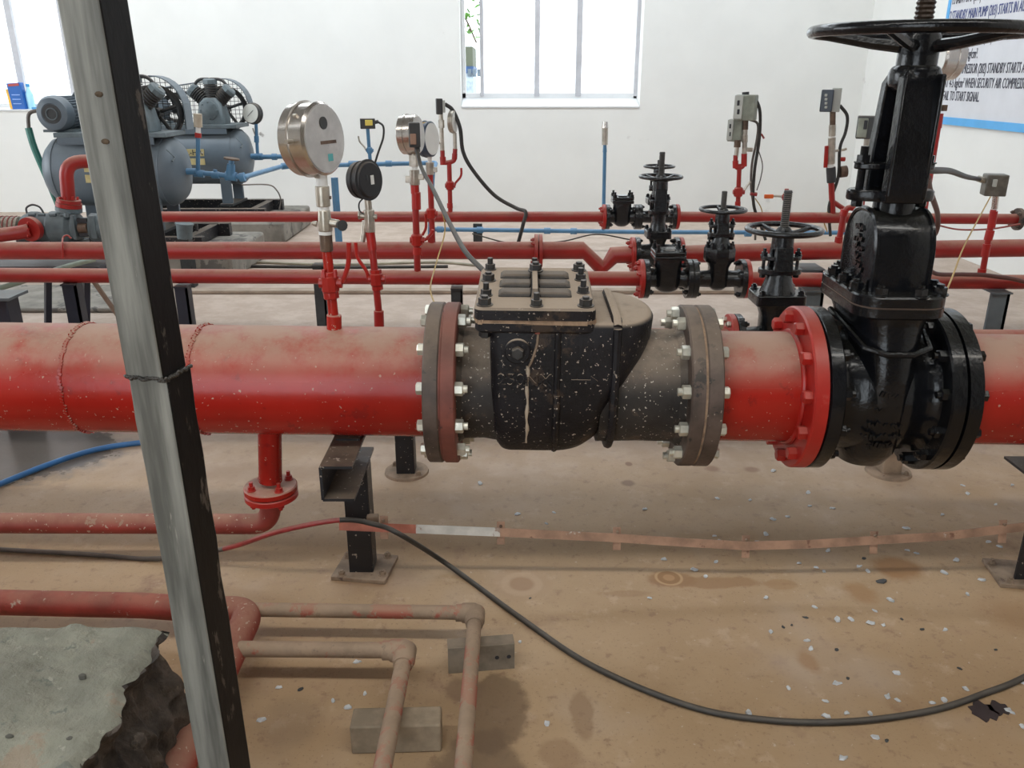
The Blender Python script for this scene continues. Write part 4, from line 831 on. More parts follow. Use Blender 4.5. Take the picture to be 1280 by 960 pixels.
# R7: dial switch on row G
s = Asm('pressure_switch', 'pressure switch with dark dial window and red lever left of the big handwheel', 'switch', 1041, 268, YG)
s.cyl('riser_pipe', REDF, 1041, 270, 1039, 228, 3.6); s.cyl('dark_coupling', DARK, 1039.5, 228, 1038.5, 209, 5.6, n=18, bevel=.002); s.cyl('tape_ring', TAPE, 1038.5, 210, 1038.4, 204, 3.6); s.cyl('ball_valve', NICK, 1038.8, 205, 1040, 172, 4.6, n=10, bevel=.002); s.cyl('tape_ring', TAPE, 1040, 173, 1040.2, 169, 3.6); s.cyl('adaptor', NICK, 1040.2, 170, 1040.7, 156, 4.4, n=6); s.cyl('switch_stem', BRONZ, 1040.7, 157, 1041, 137, 3.4)
s.box('red_lever', REDB, 1032.5, 196, 4.5, 26, 3, ry=-4); s.pipe('valve_key', NICK, [(1041, 189), (1055, 187), (1058, 186)], 1.6, n=8); s.cyl('brass_knob', BRONZ, 1050, 215, 1058, 214, 7, n=14); s.cyl('red_knob', REDB, 1050, 199, 1056, 199, 2.6)
s.box('switch_box', BOXL, 1045, 125, 11, 27, 15, rz=-20); d_ = s.box('dial_window', mat('dial_navy', (.02, .028, .045), .3), 1033.5, 126, 14, 25, 7, rz=-20, dy=-.03, bevel=.005)
for q in range(4): s.box('dial_digit', BOXL, 1032.5, 119 + q * 5, 3, 3, 1, rz=-20, dy=-.05)
s.pipe('signal_cable', RUBB, [(1050, 132), (1059, 145), (1057, 165), (1050, 185), (1048, 220), (1040, 245), (1036, 262), (1038, 295)], 2.0, sp=True, n=8)
s.pipe('branch_pipe', REDF, [(1041, 252), (1056, 262), (1053, 290)], 3.0, fil=4)
s.pipe('signal_wire', YEL, [(1036, 262), (1030, 275), (1034, 290)], .8, sp=True, n=6)
# R8 on row F, just left of the yoke
s = Asm('pressure_switch', 'grey square pressure switch half hidden by the big gate valve yoke', 'switch', 1049, 303, YFF)
s.pipe('riser_pipe', REDF, [(1048, 306), (1055, 266), (1060, 259), (1076, 262), (1079, 235)], 3.6, fil=6); s.cyl('union', REDB, 1047.5, 306, 1049, 296, 5, n=8); s.cyl('coupling', REDB, 1054, 270, 1056, 262, 4.8); s.cyl('coupling', REDB, 1075, 262, 1078, 240, 4.6)
s.cyl('cock_body', NICK, 1079, 238, 1081, 205, 4.4, n=8); s.cyl('switch_stem', NICK, 1081, 206, 1084, 172, 3.5); s.cyl('adaptor', STEEL, 1082, 200, 1082.6, 192, 5, n=6)
s.box('switch_box', BOXD, 1082, 159, 20, 26, 18, rz=-20, bevel=.005); s.box('switch_face', BOXG, 1078, 160, 11, 22, 2, rz=-20, dy=-.04); s.box('switch_slot', INK, 1082, 156, 4, 10, 1, rz=-20, dy=-.05); s.box('switch_base', LABY, 1091, 168, 8, 10, 8, rz=-20)
# R9 gauge behind the yoke
s = Asm('pressure_gauge', 'stainless gauge partly hidden behind the big valve yoke under the handwheel', 'gauge', 1150, 276, YG)
s.cyl('riser_pipe', REDB, 1153, 276, 1174, 146, 4.0); s.cyl('coupling', REDB, 1171.5, 160, 1174, 142, 5); s.cyl('cock_body', NICK, 1170, 142, 1173, 124, 5.2, n=8); s.box('cock_arm', BRONZ, 1180, 135, 6, 7, 6); s.cyl('adaptor', STEEL, 1173, 120, 1175, 106, 5.2); s.cyl('tape_ring', TAPE, 1172.5, 124, 1173.2, 119, 4); s.cyl('gauge_stem', NICK, 1175, 107, 1177, 96, 3.6)
s.gauge(1181, 72, 25, 26, (-1.0, -.12, 0.02), face=WHT, back=False)
# R10 junction box on row E
s = Asm('pressure_switch', 'grey metal junction box on a thin red riser at the right edge', 'switch', 1228, 341, YE)
s.cyl('riser_pipe', REDF, 1227.5, 344, 1242, 262, 3.6); s.cyl('socket', REDB, 1227, 341, 1228, 336, 5); s.cyl('coupling', REDB, 1231, 320, 1234, 305, 4.8); s.cyl('coupling', REDB, 1235, 300, 1238, 288, 5); s.cyl('coupling', REDB, 1239, 284, 1242.5, 264, 4.6); s.cyl('tape_ring', TAPE, 1242.5, 264, 1243, 260, 3.2); s.cyl('switch_stem', STEEL, 1243, 261, 1245, 244, 3.6)
s.box('junction_box', mat('box_metal', (.15, .14, .12), .42, metal=.5, var=.25, vs=25), 1243, 231, 24, 25, 22, rz=-14, bevel=.004); s.box('box_window', BOXL, 1243.5, 229, 5, 9, 1.5, rz=-14, dy=-.045); s.box('box_side', mat('box_olive', (.20, .18, .12), .5), 1255, 232, 2, 21, 18, rz=-14)
s.cyl('cable_gland', NICK, 1231, 226, 1222, 223, 3.6, n=8)
# R11 bleed tap
s = Asm('bleed_tap', 'small red bleed tap with an orange handle on the rearmost pipe', 'tap', 982, 267, YG)
s.cyl('tap_pipe', REDF, 981, 268, 983, 247, 2.8); s.cockvalve(982.5, 246, 4.4, REDB); s.cyl('tap_head', REDB, 983, 241, 983.5, 236, 2.6, n=8); s.pipe('tap_lever', NICK, [(980, 246), (972, 245), (966, 245)], 1.4); s.box('orange_grip', ORNG, 961, 245.5, 11, 5, 4)
# blue air lines
YA = 6.6
s = Asm('blue_air_pipe', 'blue air pipe from the front compressor tank bending back along the wall', 'pipe', 228, 215, 5.8)
s.pipe('pipe_wall', BLUE, [(228, 214), (305, 221.5), (352, 208, .85), (545, 203.5, .85), (541, 215, .7), (537, 300, .7)], 3.2, fil=4)
s.cyl('tee', BLUE, 243, 216.5, 255, 217.5, 4.6); s.cyl('coupling', BLUE, 265, 218.5, 274, 219, 4.4); s.cyl('boss', BLUE, 269, 219, 269, 212, 2.4); s.cyl('tee', BLUE, 282, 220, 296, 221, 5.6); s.cyl('elbow', BLUE, 300, 222, 306, 221, 5.6); s.cyl('coupling', BLUE, 352, 208, 364, 206.5, 4.6, dy=.85); s.cyl('coupling', BLUE, 436, 205, 448, 205, 4.6, dy=.85); s.cyl('coupling', BLUE, 482, 204.5, 490, 204.5, 4.4, dy=.85)
v_ = s.cyl('globe_valve', BLUE, 288, 221, 289, 205, 6.5, 5, n=10); s.cyl('valve_bonnet', BLUE, 289, 206, 289.5, 200, 3.6, n=8); s.cyl('valve_wheel', BRONZ, 289.4, 199.5, 289.5, 197.5, 9.5, n=24)
s.cyl('sensor_pipe', BLUE, 247.5, 214, 247.5, 170, 2.6); s.cyl('sensor_fitting', REDF, 247.6, 172, 247.8, 166, 4); s.cyl('sensor_tape', TAPE, 247.8, 168, 247.8, 158, 3); s.cyl('sensor_body', mat('sensor_tan', (.42, .36, .28), .5, metal=.3), 247.8, 159, 247, 142, 5.2, n=12, bevel=.003); s.box('drain_key', NICK, 250, 191, 7, 1.6, 2)
s = Asm('blue_air_pipe', 'upper blue air pipe leaving the rear compressor tank behind the big gauge', 'pipe', 312, 196, 7.2)
s.pipe('pipe_wall', BLUE, [(311, 196.5), (360, 195.5), (372, 195, .1), (372, 204, .25)], 2.8, fil=4); s.cyl('tee', BLUE, 318, 196, 328, 195.7, 4.2); s.cyl('union', BLUE, 340, 196, 346, 196, 4); s.cyl('globe_valve', BLUE, 356, 195.5, 368, 195, 5.5, n=10); s.cyl('valve_bonnet', BLUE, 361, 195, 361, 184, 4, 2.4); s.cyl('valve_wheel', DARK, 361, 183, 361, 181.5, 8, n=20)
s.cyl('gauge_pipe', BLUE, 322, 194, 320, 154, 2.0); s.cyl('gauge_cock', BLUE, 320.8, 178, 320.6, 170, 3); s.pipe('cock_lever', NICK, [(320, 171), (317, 164), (316, 160)], .9); s.box('paper_tag', TAPE, 327, 168, 6, 4, 1, ry=35)
cs, fc, n, u, v, rr = s.gauge(316, 142, 12.3, 9, (-.35, -.92, .1), case=DARK, face=mat('dial_cream', (.55, .55, .50), .4, var=.08), back=False)
MB().box(fc + n * .001, (rr * .9, .003, .002), Matrix((u, v, n)).transposed() @ Matrix.Rotation(R(40), 3, 'Z')).build('needle', INK, cs)
s = Asm('pressure_switch', 'small black switch box with yellow label on the blue air pipe', 'switch', 463, 203, YA)
s.cyl('riser_pipe', BLUE, 463, 204, 459.5, 160, 2.2); s.cockvalve(462, 188, 3.6, BLUE, [(456, 184), (449, 177), (448, 170)], NICK); s.box('switch_box', BOXD, 459.5, 154.5, 18, 12, 10, rz=12); s.box('yellow_label', YELL, 461, 153.5, 9, 6.5, 1, dy=-.04, rz=12)
s.cyl('cable_gland', DARK, 468, 153, 473, 152, 2.2); s.pipe('signal_cable', RUBB, [(472, 152), (479, 158), (479, 172), (473, 190), (469, 203)], 1.3, sp=True, n=8)
q0 = P(418, 222, Y=6.2); q1 = P(424, 305, Y=6.2)
run('blue_support', 'leaning blue flat support leg behind the big stainless gauge', [q0, Vector((q1.x, q1.y, .0))], .026, BLUE, n=4, cat='support')
s = Asm('blue_air_pipe', 'low blue pipe running along the floor near the back wall', 'pipe', 540, 287, YL)
s.pipe('pipe_wall', BLUE, [(537, 286.5), (800, 290), (1110, 291)], 2.7, n=14)
for a in (550, 600, 684, 717, 935): s.cyl('coupling', BLUE, a - 4, 286.6 + (a - 540) * .013, a + 4, 286.7 + (a - 540) * .013, 4)
for px in (597, 1075):
    q = P(px, 290, Y=YL); rr_ = thing('pipe_stand', 'dark bracket stand under the low blue pipe ' + ('left of the window' if px < 700 else 'behind the big gate valve'), 'support', (q.x, YL, 0))
    MB().box((0, .03, q.z / 2 + .03), (.07, .02, q.z + .06)).build('upright', DARK, rr_); MB().box((.03, 0, .02), (.16, .10, .04)).build('foot', DARK, rr_)

# ------------------------------------------------------------------ pipe supports
def post(px, Y, ztop, w_, label, m=DARK, side=None, base=None):
    q = P(px, 400, Y=Y); r_ = thing('pipe_support', label, 'support', (q.x, Y, 0))
    a = MB(); a.box((0, -w_ * .42, ztop / 2), (w_, w_ * .16, ztop)); a.box((w_ * .42, 0, ztop / 2), (w_ * .16, w_, ztop)); a.build('angle_post', m, r_)
    MB().box((0, 0, .004), (w_ * 2.2, w_ * 2.2, .008)).build('base_plate', PLATE, r_)
    MB().box((0, 0, ztop + .003), (w_ * 1.02, w_ * 1.4, .006)).build('saddle', m, r_)
    return r_
NVY = mat('navy_steel', (.013, .015, .028), .45, var=.2, dust=.2)
GRYP = mat('grey_steel', (.095, .115, .13), .45, var=.2, dust=.2)
post(98, YE, ZE + .02 - rE - .012, .055, 'dark steel post under the thin red pipe left of the leaning post', NVY)
post(234, YE, ZE + .01 - rE - .012, .05, 'dark steel post seen just right of the leaning post', NVY)
post(572, YE, ZE - rE - .010, .045, 'dark steel post behind the left flange of the dusty check valve', DARK)
post(1010, YE, ZE - rE - .014, .075, 'blue grey steel post behind the square bonnet gate valve', GRYP)
post(1238, YE, ZE - rE - .022, .075, 'blue grey steel post behind the thick pipe at far right', GRYP)
post(1003, YFF, ZF - rF - .02, .10, 'grey post with a plate under the second red pipe from the back', GRYP)
post(1076, YG, ZG - rG - .01, .05, 'thin grey post under the rearmost pipe behind the big valve', GRYP)
post(404, YFF, ZF - rF - .01, .05, 'dark steel post under the second red pipe below the big gauge', DARK)
# round base posts of row D, seen below the thick pipe
for px, m, label in ((509, BLKS, 'black post with a round floor disc left of the check valve flange'), (1108, PLATE, 'dusty brown post with a round floor disc below the big gate valve')):
    q = P(px, 588, Z=0); r_ = thing('pipe_support', label, 'support', (q.x, YD, 0)); hz = ZD - rD - .004
    MB().box((0, 0, hz / 2), (.062, .062, hz)).build('square_post', m, r_, bevel=.003)
    MB().lathe((0, 0, 0), (0, 0, 1), [(0, .075), (.008, .073), (.009, .0)], 32).build('base_disc', PLATE, r_)
    for a in (140, 320): bolt((math.cos(R(a)) * .058, math.sin(R(a)) * .058, .009), (0, 0, 1), .008, PLATE, r_, 'low')
# channel bracket supports of the thick pipe
def bracket_support(px, py, label, flip=1):
    q = P(px, py, Z=0); ya = on_axis(q.x).y; za = on_axis(q.x).z - PR
    r_ = thing('pipe_support', label, 'support', (q.x, ya, 0))
    MB().box((0, 0, .006), (.15, .13, .012), Matrix.Rotation(R(-8), 3, 'Z')).build('base_plate', PLATE, r_, bevel=.002)
    for a, b2 in ((-.055, -.045), (.055, -.045), (.055, .045), (-.055, .045)): bolt((a, b2, .012), (0, 0, 1), .009, PLATE, r_, 'low')
    hz = za - .105
    pst = MB(); pst.box((-.005, -.030, hz / 2 + .01), (.062, .007, hz)); pst.box((.024, 0, hz / 2 + .01), (.007, .062, hz)); pst.build('angle_post', BLKS, r_)
    ch = MB(); w_, h_, t_ = .075, .085, .007; y0, y1 = -.20, .10; zc = za - .008 - h_ / 2; x_ = -.012
    ch.box((x_ - flip * w_ / 2, (y0 + y1) / 2, zc), (t_, y1 - y0, h_)); ch.box((x_, (y0 + y1) / 2, zc + h_ / 2), (w_, y1 - y0, t_)); ch.box((x_, (y0 + y1) / 2, zc - h_ / 2), (w_, y1 - y0, t_)); ch.build('channel_beam', BLKS, r_)
    MB().box((x_, 0, za - .004), (.06, .10, .008)).build('saddle', BLKS, r_)
    return r_
bracket_support(456, 714, 'black channel bracket on a speckled post with a bolted floor plate')
bracket_support(1290, 735, 'black bracket and post under the thick pipe at the right edge', -1)
# ------------------------------------------------------------------ drain under the thick pipe
Yd = on_axis(P(338, 545, Y=1.985).x).y
a = P(338, 540, Y=Yd); b_ = P(338, 655, Y=Yd); c_ = P(-500, 652, Y=Yd)
rt = thing('drain_pipe', 'red drain pipe dropping from the thick pipe and elbowing left near the floor', 'pipe', a)
ax = lambda v: Vector(v) - a
MB().cyl((0, 0, .02), ax(P(338, 601, Y=Yd)), .030, n=24).build('drop_pipe', RED, rt)
MB().tube(fillet([ax(P(338, 612, Y=Yd)), ax(b_), ax(c_)], .075, 10), .0275, 24).build('elbow_pipe', REDD, rt, smooth=50)
f0 = ax(P(338, 606, Y=Yd))
for dz, m in ((.0, RED), (-.019, REDB)): MB().lathe(f0 + Vector((0, 0, dz)), (0, 0, -1), [(0, .028), (0, .066), (.003, .069), (.015, .069), (.017, .066), (.017, .028)], 40).build('flange', m, rt)
for k in range(4):
    e = Vector((math.cos(R(40 + 90 * k)), math.sin(R(40 + 90 * k)), 0)) * .052
    bolt(f0 + e, (0, 0, 1), .0095, REDB, rt, 'stud'); bolt(f0 + e + Vector((0, 0, -.036)), (0, 0, -1), .0095, REDB, rt, 'nut')
# ------------------------------------------------------------------ floor pipework at the front
Zp = .085
rt = thing('floor_pipework', 'dusty red header pipe with two thinner elbowed branches on the near floor', 'pipe', P(310, 765, Z=Zp))
o = Vector(rt.location)
hp = [P(-500, 742, Z=Zp), P(180, 757, Z=Zp), P(320, 763, Z=Zp)]
e1 = Vector((hp[2].x - .012, hp[2].y, Zp)); e2 = P(300, 850, Z=Zp - .015); e3 = P(225, 965, Z=Zp - .05); e3 = e1 + (e3 - e1) * 1.6; e3.z = Zp - .05
MB().tube([hp[0] - o, hp[1] - o, hp[2] - o + Vector((-.10, 0, 0))], .030, 24).build('header_pipe', REDS, rt, smooth=50)
MB().tube(fillet([hp[2] - o + Vector((-.11, 0, 0)), e1 - o, e3 - o], .06, 12), .033, 24).build('header_elbow', REDD, rt, smooth=50)
b1 = P(335, 762, Z=Zp); b2 = P(594, 766, Z=Zp); b3 = P(574, 1000, Z=Zp)
MB().tube([b1 - o + Vector((-.03, 0, 0)), b2 - o], .0165, 18).build('branch_pipe', TANP, rt); MB().tube([b2 - o, Vector((b2.x - .004, .9, Zp)) - o], .0165, 18).build('branch_pipe', TANP, rt)
el = MB(); el.lathe(b2 - o + Vector((-.045, 0, 0)), (1, 0, 0), [(0, .020), (.012, .020), (.016, .023), (.045, .023), (.062, .014)], 20); el.lathe(b2 - o + Vector((0, .012, 0)), (0, -1, 0), [(0, .016), (.008, .023), (.045, .023), (.048, .020), (.058, .020)], 20); el.build('elbow_fitting', TANP, rt, smooth=50)
b4 = P(296, 811, Z=Zp); b5 = P(507, 813, Z=Zp)
MB().tube([b4 - o, b5 - o], .0175, 18).build('branch_pipe', TANP, rt); MB().tube([b5 - o, Vector((b5.x - .004, .9, Zp)) - o], .0175, 18).build('branch_pipe', TANP, rt)
el = MB(); el.lathe(b5 - o + Vector((-.05, 0, 0)), (1, 0, 0), [(0, .021), (.014, .021), (.018, .0245), (.05, .0245), (.066, .014)], 20); el.lathe(b5 - o + Vector((0, .012, 0)), (0, -1, 0), [(0, .016), (.008, .0245), (.048, .0245), (.052, .021), (.062, .021)], 20); el.build('elbow_fitting', TANP, rt, smooth=50)
# block under the branch, angle iron under the other
q = P(495, 943, Z=0); zt_ = Zp - .0175
tag(MB().box((q.x, q.y + .03, zt_ / 2), (.178, .055, zt_), Matrix.Rotation(R(2), 3, 'Z')).build('packing_block', mat('old_block', (.27, .21, .145), .85, var=.3, vs=12, bump=.5, bs=30), bevel=.004), 'small dusty packing block under the nearer branch pipe', 'block')
q = P(602, 838, Z=0); rt = thing('angle_iron', 'short grey angle iron with two holes under the longer branch pipe', 'bracket', (q.x, q.y, 0), (0, 0, R(7)))
zt_ = Zp - .0165
AIM = mat('angle_iron_grey', (.20, .165, .125), .7, var=.3, vs=14, dust=.5, bump=.3)
MB().box((0, 0, zt_ / 2), (.150, .006, zt_)).build('upright_leg', AIM, rt, bevel=.001); MB().box((0, .016, zt_ - .003), (.150, .032, .006)).build('flat_leg', AIM, rt, bevel=.001)
for a in (.035, .062): MB().cyl((a, -.0032, zt_ * .5), (a, -.0038, zt_ * .5), .005, n=14).build('hole', INK, rt)

# ------------------------------------------------------------------ steel post close to the camera
Yp = 1.0
pt0 = P(125, 0, Y=Yp); pt1 = P(205, 475, Y=Yp); pt2 = P(285, 950, Y=Yp)
rt = thing('steel_post', 'weathered grey and black welded steel post leaning in the left foreground', 'post', (pt2.x, Yp, 0), (0, 0, R(-12)))
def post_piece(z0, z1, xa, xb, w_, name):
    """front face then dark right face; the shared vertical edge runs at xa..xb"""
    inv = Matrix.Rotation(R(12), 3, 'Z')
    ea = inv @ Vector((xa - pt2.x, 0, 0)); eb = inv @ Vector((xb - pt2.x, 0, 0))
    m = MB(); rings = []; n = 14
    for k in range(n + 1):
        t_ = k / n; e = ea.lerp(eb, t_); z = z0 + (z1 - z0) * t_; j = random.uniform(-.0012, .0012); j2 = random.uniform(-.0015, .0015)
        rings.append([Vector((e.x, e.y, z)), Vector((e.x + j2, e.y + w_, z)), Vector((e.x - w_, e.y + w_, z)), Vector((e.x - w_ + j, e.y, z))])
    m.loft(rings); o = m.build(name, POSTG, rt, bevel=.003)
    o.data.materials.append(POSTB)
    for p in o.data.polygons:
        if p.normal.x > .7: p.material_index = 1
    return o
zw = pt1.z + .0
ztop = 4.2
slope = (pt0.x - pt1.x) / (pt0.z - pt1.z)
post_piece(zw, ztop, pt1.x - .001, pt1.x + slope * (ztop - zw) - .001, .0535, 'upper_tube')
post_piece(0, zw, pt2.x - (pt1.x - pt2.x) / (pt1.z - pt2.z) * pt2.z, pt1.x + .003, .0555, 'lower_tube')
wv = Matrix.Rotation(R(12), 3, 'Z') @ Vector((pt1.x - pt2.x, 0, 0)); wl = MB()
for k in range(26):
    t_ = k / 25; wl.lathe(Vector((wv.x + .001 - .054 * t_, wv.y - .001, zw + random.uniform(-.002, .002))), (1, 0, random.uniform(-.5, .5)), [(-.003, .001), (0, .0026), (.003, .001)], 8)
for k in range(26):
    t_ = k / 25; wl.lathe(Vector((wv.x + .003, wv.y + .056 * t_, zw + random.uniform(-.002, .002))), (0, 1, random.uniform(-.5, .5)), [(-.003, .001), (0, .0028), (.003, .001)], 8)
wl.build('weld_bead', mat('weld_dark', (.06, .055, .05), .4, metal=.6, var=.4, vs=80), rt)
for px, py in ((113, 118), (121, 178)):
    q = P(px, py, Y=Yp - .01); loc = Matrix.Rotation(R(12), 3, 'Z') @ (q - Vector(rt.location))
    MB().lathe(Vector((loc.x, wv.y + .0 - .0005 + (0.0), loc.z)), (0, -1, 0), [(0, .006), (.002, .005), (.003, .002)], 9, sy=.6).build('rust_blister', mat('rust_spot', (.07, .045, .025), .8, var=.4, vs=90, bump=.6), rt)
# ------------------------------------------------------------------ broken concrete block, lower left
ZT = .30
rt = thing('concrete_block', 'broken grey concrete block with a rough crumbled side in the lower left corner', 'block', (-1.1, 1.05, 0))
o = Vector(rt.location)
def edge_x(y): return -.640 + .010 * math.sin(y * 19 + .5) + .006 * math.sin(y * 47 + 1) + .004 * math.sin(y * 113)
nx, ny = 110, 90; y0, y1 = .60, P(200, 783, Z=ZT).y; vs = []; fs = []
from mathutils import noise as mn
def hz(x, y): return ZT + .010 * mn.noise(Vector((x * 6, y * 6, 0))) + .006 * mn.noise(Vector((x * 19, y * 19, 3))) + .004 * (1 if mn.noise(Vector((x * 4 + 9, y * 9, 7))) > .1 else 0) + .003 * (1 if mn.noise(Vector((x * 9 + 2, y * 16, 17))) > .2 else 0)
for j in range(ny + 1):
    y = y0 + (y1 - y0) * j / ny
    xe = edge_x(y); xs = -1.75
    for i in range(nx + 1):
        t_ = i / nx; x = xs + (xe - xs) * t_; yy = y - (0 if j < ny else .012 * abs(mn.noise(Vector((x * 9, 3, 1)))) + .02 * max(0, (t_ - .8)) )
        vs.append((x - o.x, yy - o.y, hz(x, yy) - (.012 * ((i - nx + 2) / 2) if i > nx - 2 else 0)))
for j in range(ny):
    for i in range(nx): a = j * (nx + 1) + i; fs.append((a, a + 1, a + nx + 2, a + nx + 1))
MB().add(vs, fs).build('top_slab', SLAB, rt, smooth=60)
# crumbling right side and back side
vs = []; fs = []; nz = 44; cols = []
for j in range(ny + 1): cols.append(('r', y0 + (y1 - y0) * j / ny))
for i in range(1, 33): cols.append(('b', 1 - i / 32))
for kd, val in cols:
    for k in range(nz + 1):
        t_ = k / nz; z = ZT * (1 - t_)
        if kd == 'r':
            x = edge_x(val); y = val; n_ = mn.noise(Vector((val * 11, z * 11, 5))) * .022 + mn.noise(Vector((val * 30, z * 30, 2))) * .014 + mn.noise(Vector((val * 70, z * 70, 4))) * .006
            under = -.022 * math.sin(min(1, t_ * 2.2) * math.pi) + .022 * t_
            if k == 0: q = (x - o.x, y - o.y, hz(x, y) - .012)
            else: q = (x - o.x + n_ + under, y - o.y, z + .012 * mn.noise(Vector((val * 20, z * 20, 9))))
        else:
            x = -1.75 + (edge_x(y1) + 1.75) * val; n_ = mn.noise(Vector((x * 11, z * 11, 15))) * .02
            q = (x - o.x, y1 - o.y - .015 + (n_ if k else 0), z if k else hz(x, y1) - .004)
        vs.append((q[0], q[1], max(0, q[2])))
for c in range(len(cols) - 1):
    for k in range(nz): a = c * (nz + 1) + k; fs.append((a, a + 1, a + nz + 2, a + nz + 1))
MB().add(vs, fs).build('broken_side', BLKROCK, rt, smooth=45)
for k in range(6):
    y = random.uniform(1.0, 1.25); s_ = random.uniform(.008, .018)
    q = MB().lathe((edge_x(y) - o.x + random.uniform(0, .02), y - o.y, random.uniform(.05, .24)), (random.uniform(-1, 1), random.uniform(-1, 1), 1), [(-s_, s_ * .4), (-s_ * .4, s_), (s_ * .5, s_ * .9), (s_, s_ * .3)], 7).build('aggregate_stone', BLKROCK, rt)
for px, py in ((103, 846), (12, 922), (88, 925)):
    q = P(px, py, Z=ZT); MB().lathe((q.x - o.x, q.y - o.y, ZT), (0, .2, 1), [(-.004, .006), (.003, .007), (.006, .002)], 8, sy=.55).build('pebble', mat('pebble_grey', (.09, .085, .07), .8), rt)
# ------------------------------------------------------------------ suspended flat strip between the supports
rt = thing('flat_strip', 'flaking red and white flat metal strip hung between the two bracket posts', 'strip', P(426, 657, Y=1.925)); o = Vector(rt.location)
sp_ = [(424, 657), (470, 659), (520, 661), (625, 665), (770, 672), (860, 678), (932, 682), (1010, 680), (1092, 675), (1180, 670), (1290, 657)]
pts = [P(a, b2, Y=1.925) - o for a, b2 in sp_]
def strip_piece(p0, p1, m, name, hh=.0115):
    d = (p1 - p0); M = MB(); up = Vector((0, .25, .97)) * hh; th = Vector((0, -.003, .0008))
    M.loft([[p0 - up, p0 + up, p0 + up + th, p0 - up + th], [p1 - up, p1 + up, p1 + up + th, p1 - up + th]]); return M.build(name, m, rt)
for k in range(len(pts) - 1): strip_piece(pts[k], pts[k + 1], STRIPR if k < 2 else STRIPW if k == 2 else STRIPM, 'strip_length')
for px, py in ((480, 659), (626, 666), (771, 673), (932, 683), (1092, 678), (1253, 664)):
    q = P(px, py, Y=1.928) - o; MB().box(q, (.021, .003, .062), Matrix.Rotation(R(-14), 3, 'X')).build('clip', STRIPM, rt, bevel=.001)
    for s_ in (-1, 1): MB().cyl(q + Vector((0, -.002, s_ * .022)), q + Vector((0, -.006, s_ * .021)), .004, n=8).build('rivet', PLATE, rt)
MB().box(P(466, 650, Y=1.945) - o, (.03, .02, .03)).build('clamp', PLATE, rt, bevel=.002)
# ------------------------------------------------------------------ cables and hoses
def cable(name, label, pts, r, m, n=10, parts=None):
    q = [Vector(p) for p in pts]; rt = thing(name, label, 'cable' if 'hose' not in name else 'hose', q[0]); o = q[0]
    sm = spline([p - o for p in q], 10)
    if parts:
        for i0, i1, mm, nm in parts: MB().tube(sm[i0 * 10:i1 * 10 + 1], r, n).build(nm, mm, rt, smooth=60)
    else: MB().tube(sm, r, n).build('sheath', m, rt, smooth=60)
    return rt
fz = .0075
cable('power_cable', 'long black cable looping across the floor with a short red stretch by the bracket post',
      [P(-500, 660, Z=fz), P(60, 690, Z=fz), P(190, 698.5, Z=fz), P(280, 686, Y=1.97), P(350, 664, Y=1.90), P(425, 650, Y=1.892), P(470, 656, Y=1.905), P(500, 668, Y=1.87), P(560, 706, Z=.02), P(650, 772, Z=fz), P(740, 832, Z=fz), P(860, 882, Z=fz), P(960, 900, Z=fz), P(1060, 902, Z=fz), P(1160, 889, Z=fz), P(1230, 867, Z=fz), P(1300, 836, Z=fz), P(1450, 745, Z=fz), P(1650, 660, Z=fz)],
      .0068, RUBB, parts=[(0, 3, CABG, 'grey_stretch'), (3, 5, REDC, 'red_stretch'), (5, 18, RUBB, 'black_stretch')])
cable('blue_hose', 'blue hose curving over the wet floor at the left edge', [P(-400, 720, Z=.012), P(-60, 630, Z=.012), P(0, 605, Z=.012), P(60, 581, Z=.012), P(120, 562, Z=.012), P(180, 553, Z=.012), P(240, 550, Z=.012)], .010, mat('hose_blue', (.03, .13, .32), .35, var=.15))
cable('switch_cable', 'thick grey cable from the black switch box down to the check valve cover', [P(521, 186, Y=3.17), P(527, 210, Y=3.1), P(541, 236, Y=2.9), P(560, 275, Y=2.6), P(580, 312, Y=2.3), P(600, 334, Y=2.16), P(606, 339, Y=2.13)], .0072, RUBB)
cable('switch_cable', 'dark cable sagging from the slim black switch down to the rear pipes', [P(556, 130, Y=YG), P(566, 138, Y=YG), P(575, 160, Y=YG), P(579, 190, Y=YG), P(592, 214, Y=YG), P(618, 244, Y=YG), P(645, 260, Y=YG - .02), P(657, 265, Y=YG - .06), P(654, 280, Y=YG - .07), P(648, 303, Y=YG - .05)], .0105, RUBB)
cable('switch_cable', 'black cable from the big valve yoke to the grey junction box', [P(1150, 212, Y=1.97), P(1168, 213, Y=2.05), P(1188, 214, Y=2.4), P(1208, 221, Y=2.9), P(1224, 224, Y=3.28)], .0085, RUBB)
cable('switch_cable', 'brown cable looping behind the big valve bonnet down to the right', [P(1160, 222, Y=2.3), P(1163, 240, Y=2.5), P(1172, 268, Y=2.8), P(1170, 290, Y=2.9), P(1158, 308, Y=3.0), P(1157, 328, Y=3.1), P(1170, 342, Y=3.2), P(1205, 343, Y=3.24), P(1240, 345, Y=3.24), P(1300, 358, Y=3.24), P(1480, 420, Y=3.2), (2.9, 3.1, .01)], .0085, mat('brown_cable', (.10, .035, .03), .45, var=.2))
cable('thin_wire', 'thin dark red wire sagging along the rearmost pipe at right', [P(1170, 281, Y=4.55), P(1200, 287, Y=4.55), P(1240, 286, Y=4.55), P(1275, 280, Y=4.55)], .005, REDC, 6)
cable('thin_wire', 'thin yellow wire from the grey junction box to the big valve flange', [P(1238, 246, Y=3.25), P(1225, 270, Y=3.0), P(1205, 308, Y=2.6), P(1192, 342, Y=2.3), P(1182, 366, Y=1.95)], .0024, YEL, 6)
cable('thin_wire', 'thin yellow wire dangling left of the check valve flange', [P(553, 262, Y=3.2), P(556, 290, Y=3.2), P(545, 330, Y=3.0), P(538, 360, Y=2.6), P(546, 386, Y=2.15)], .0026, YEL, 6)
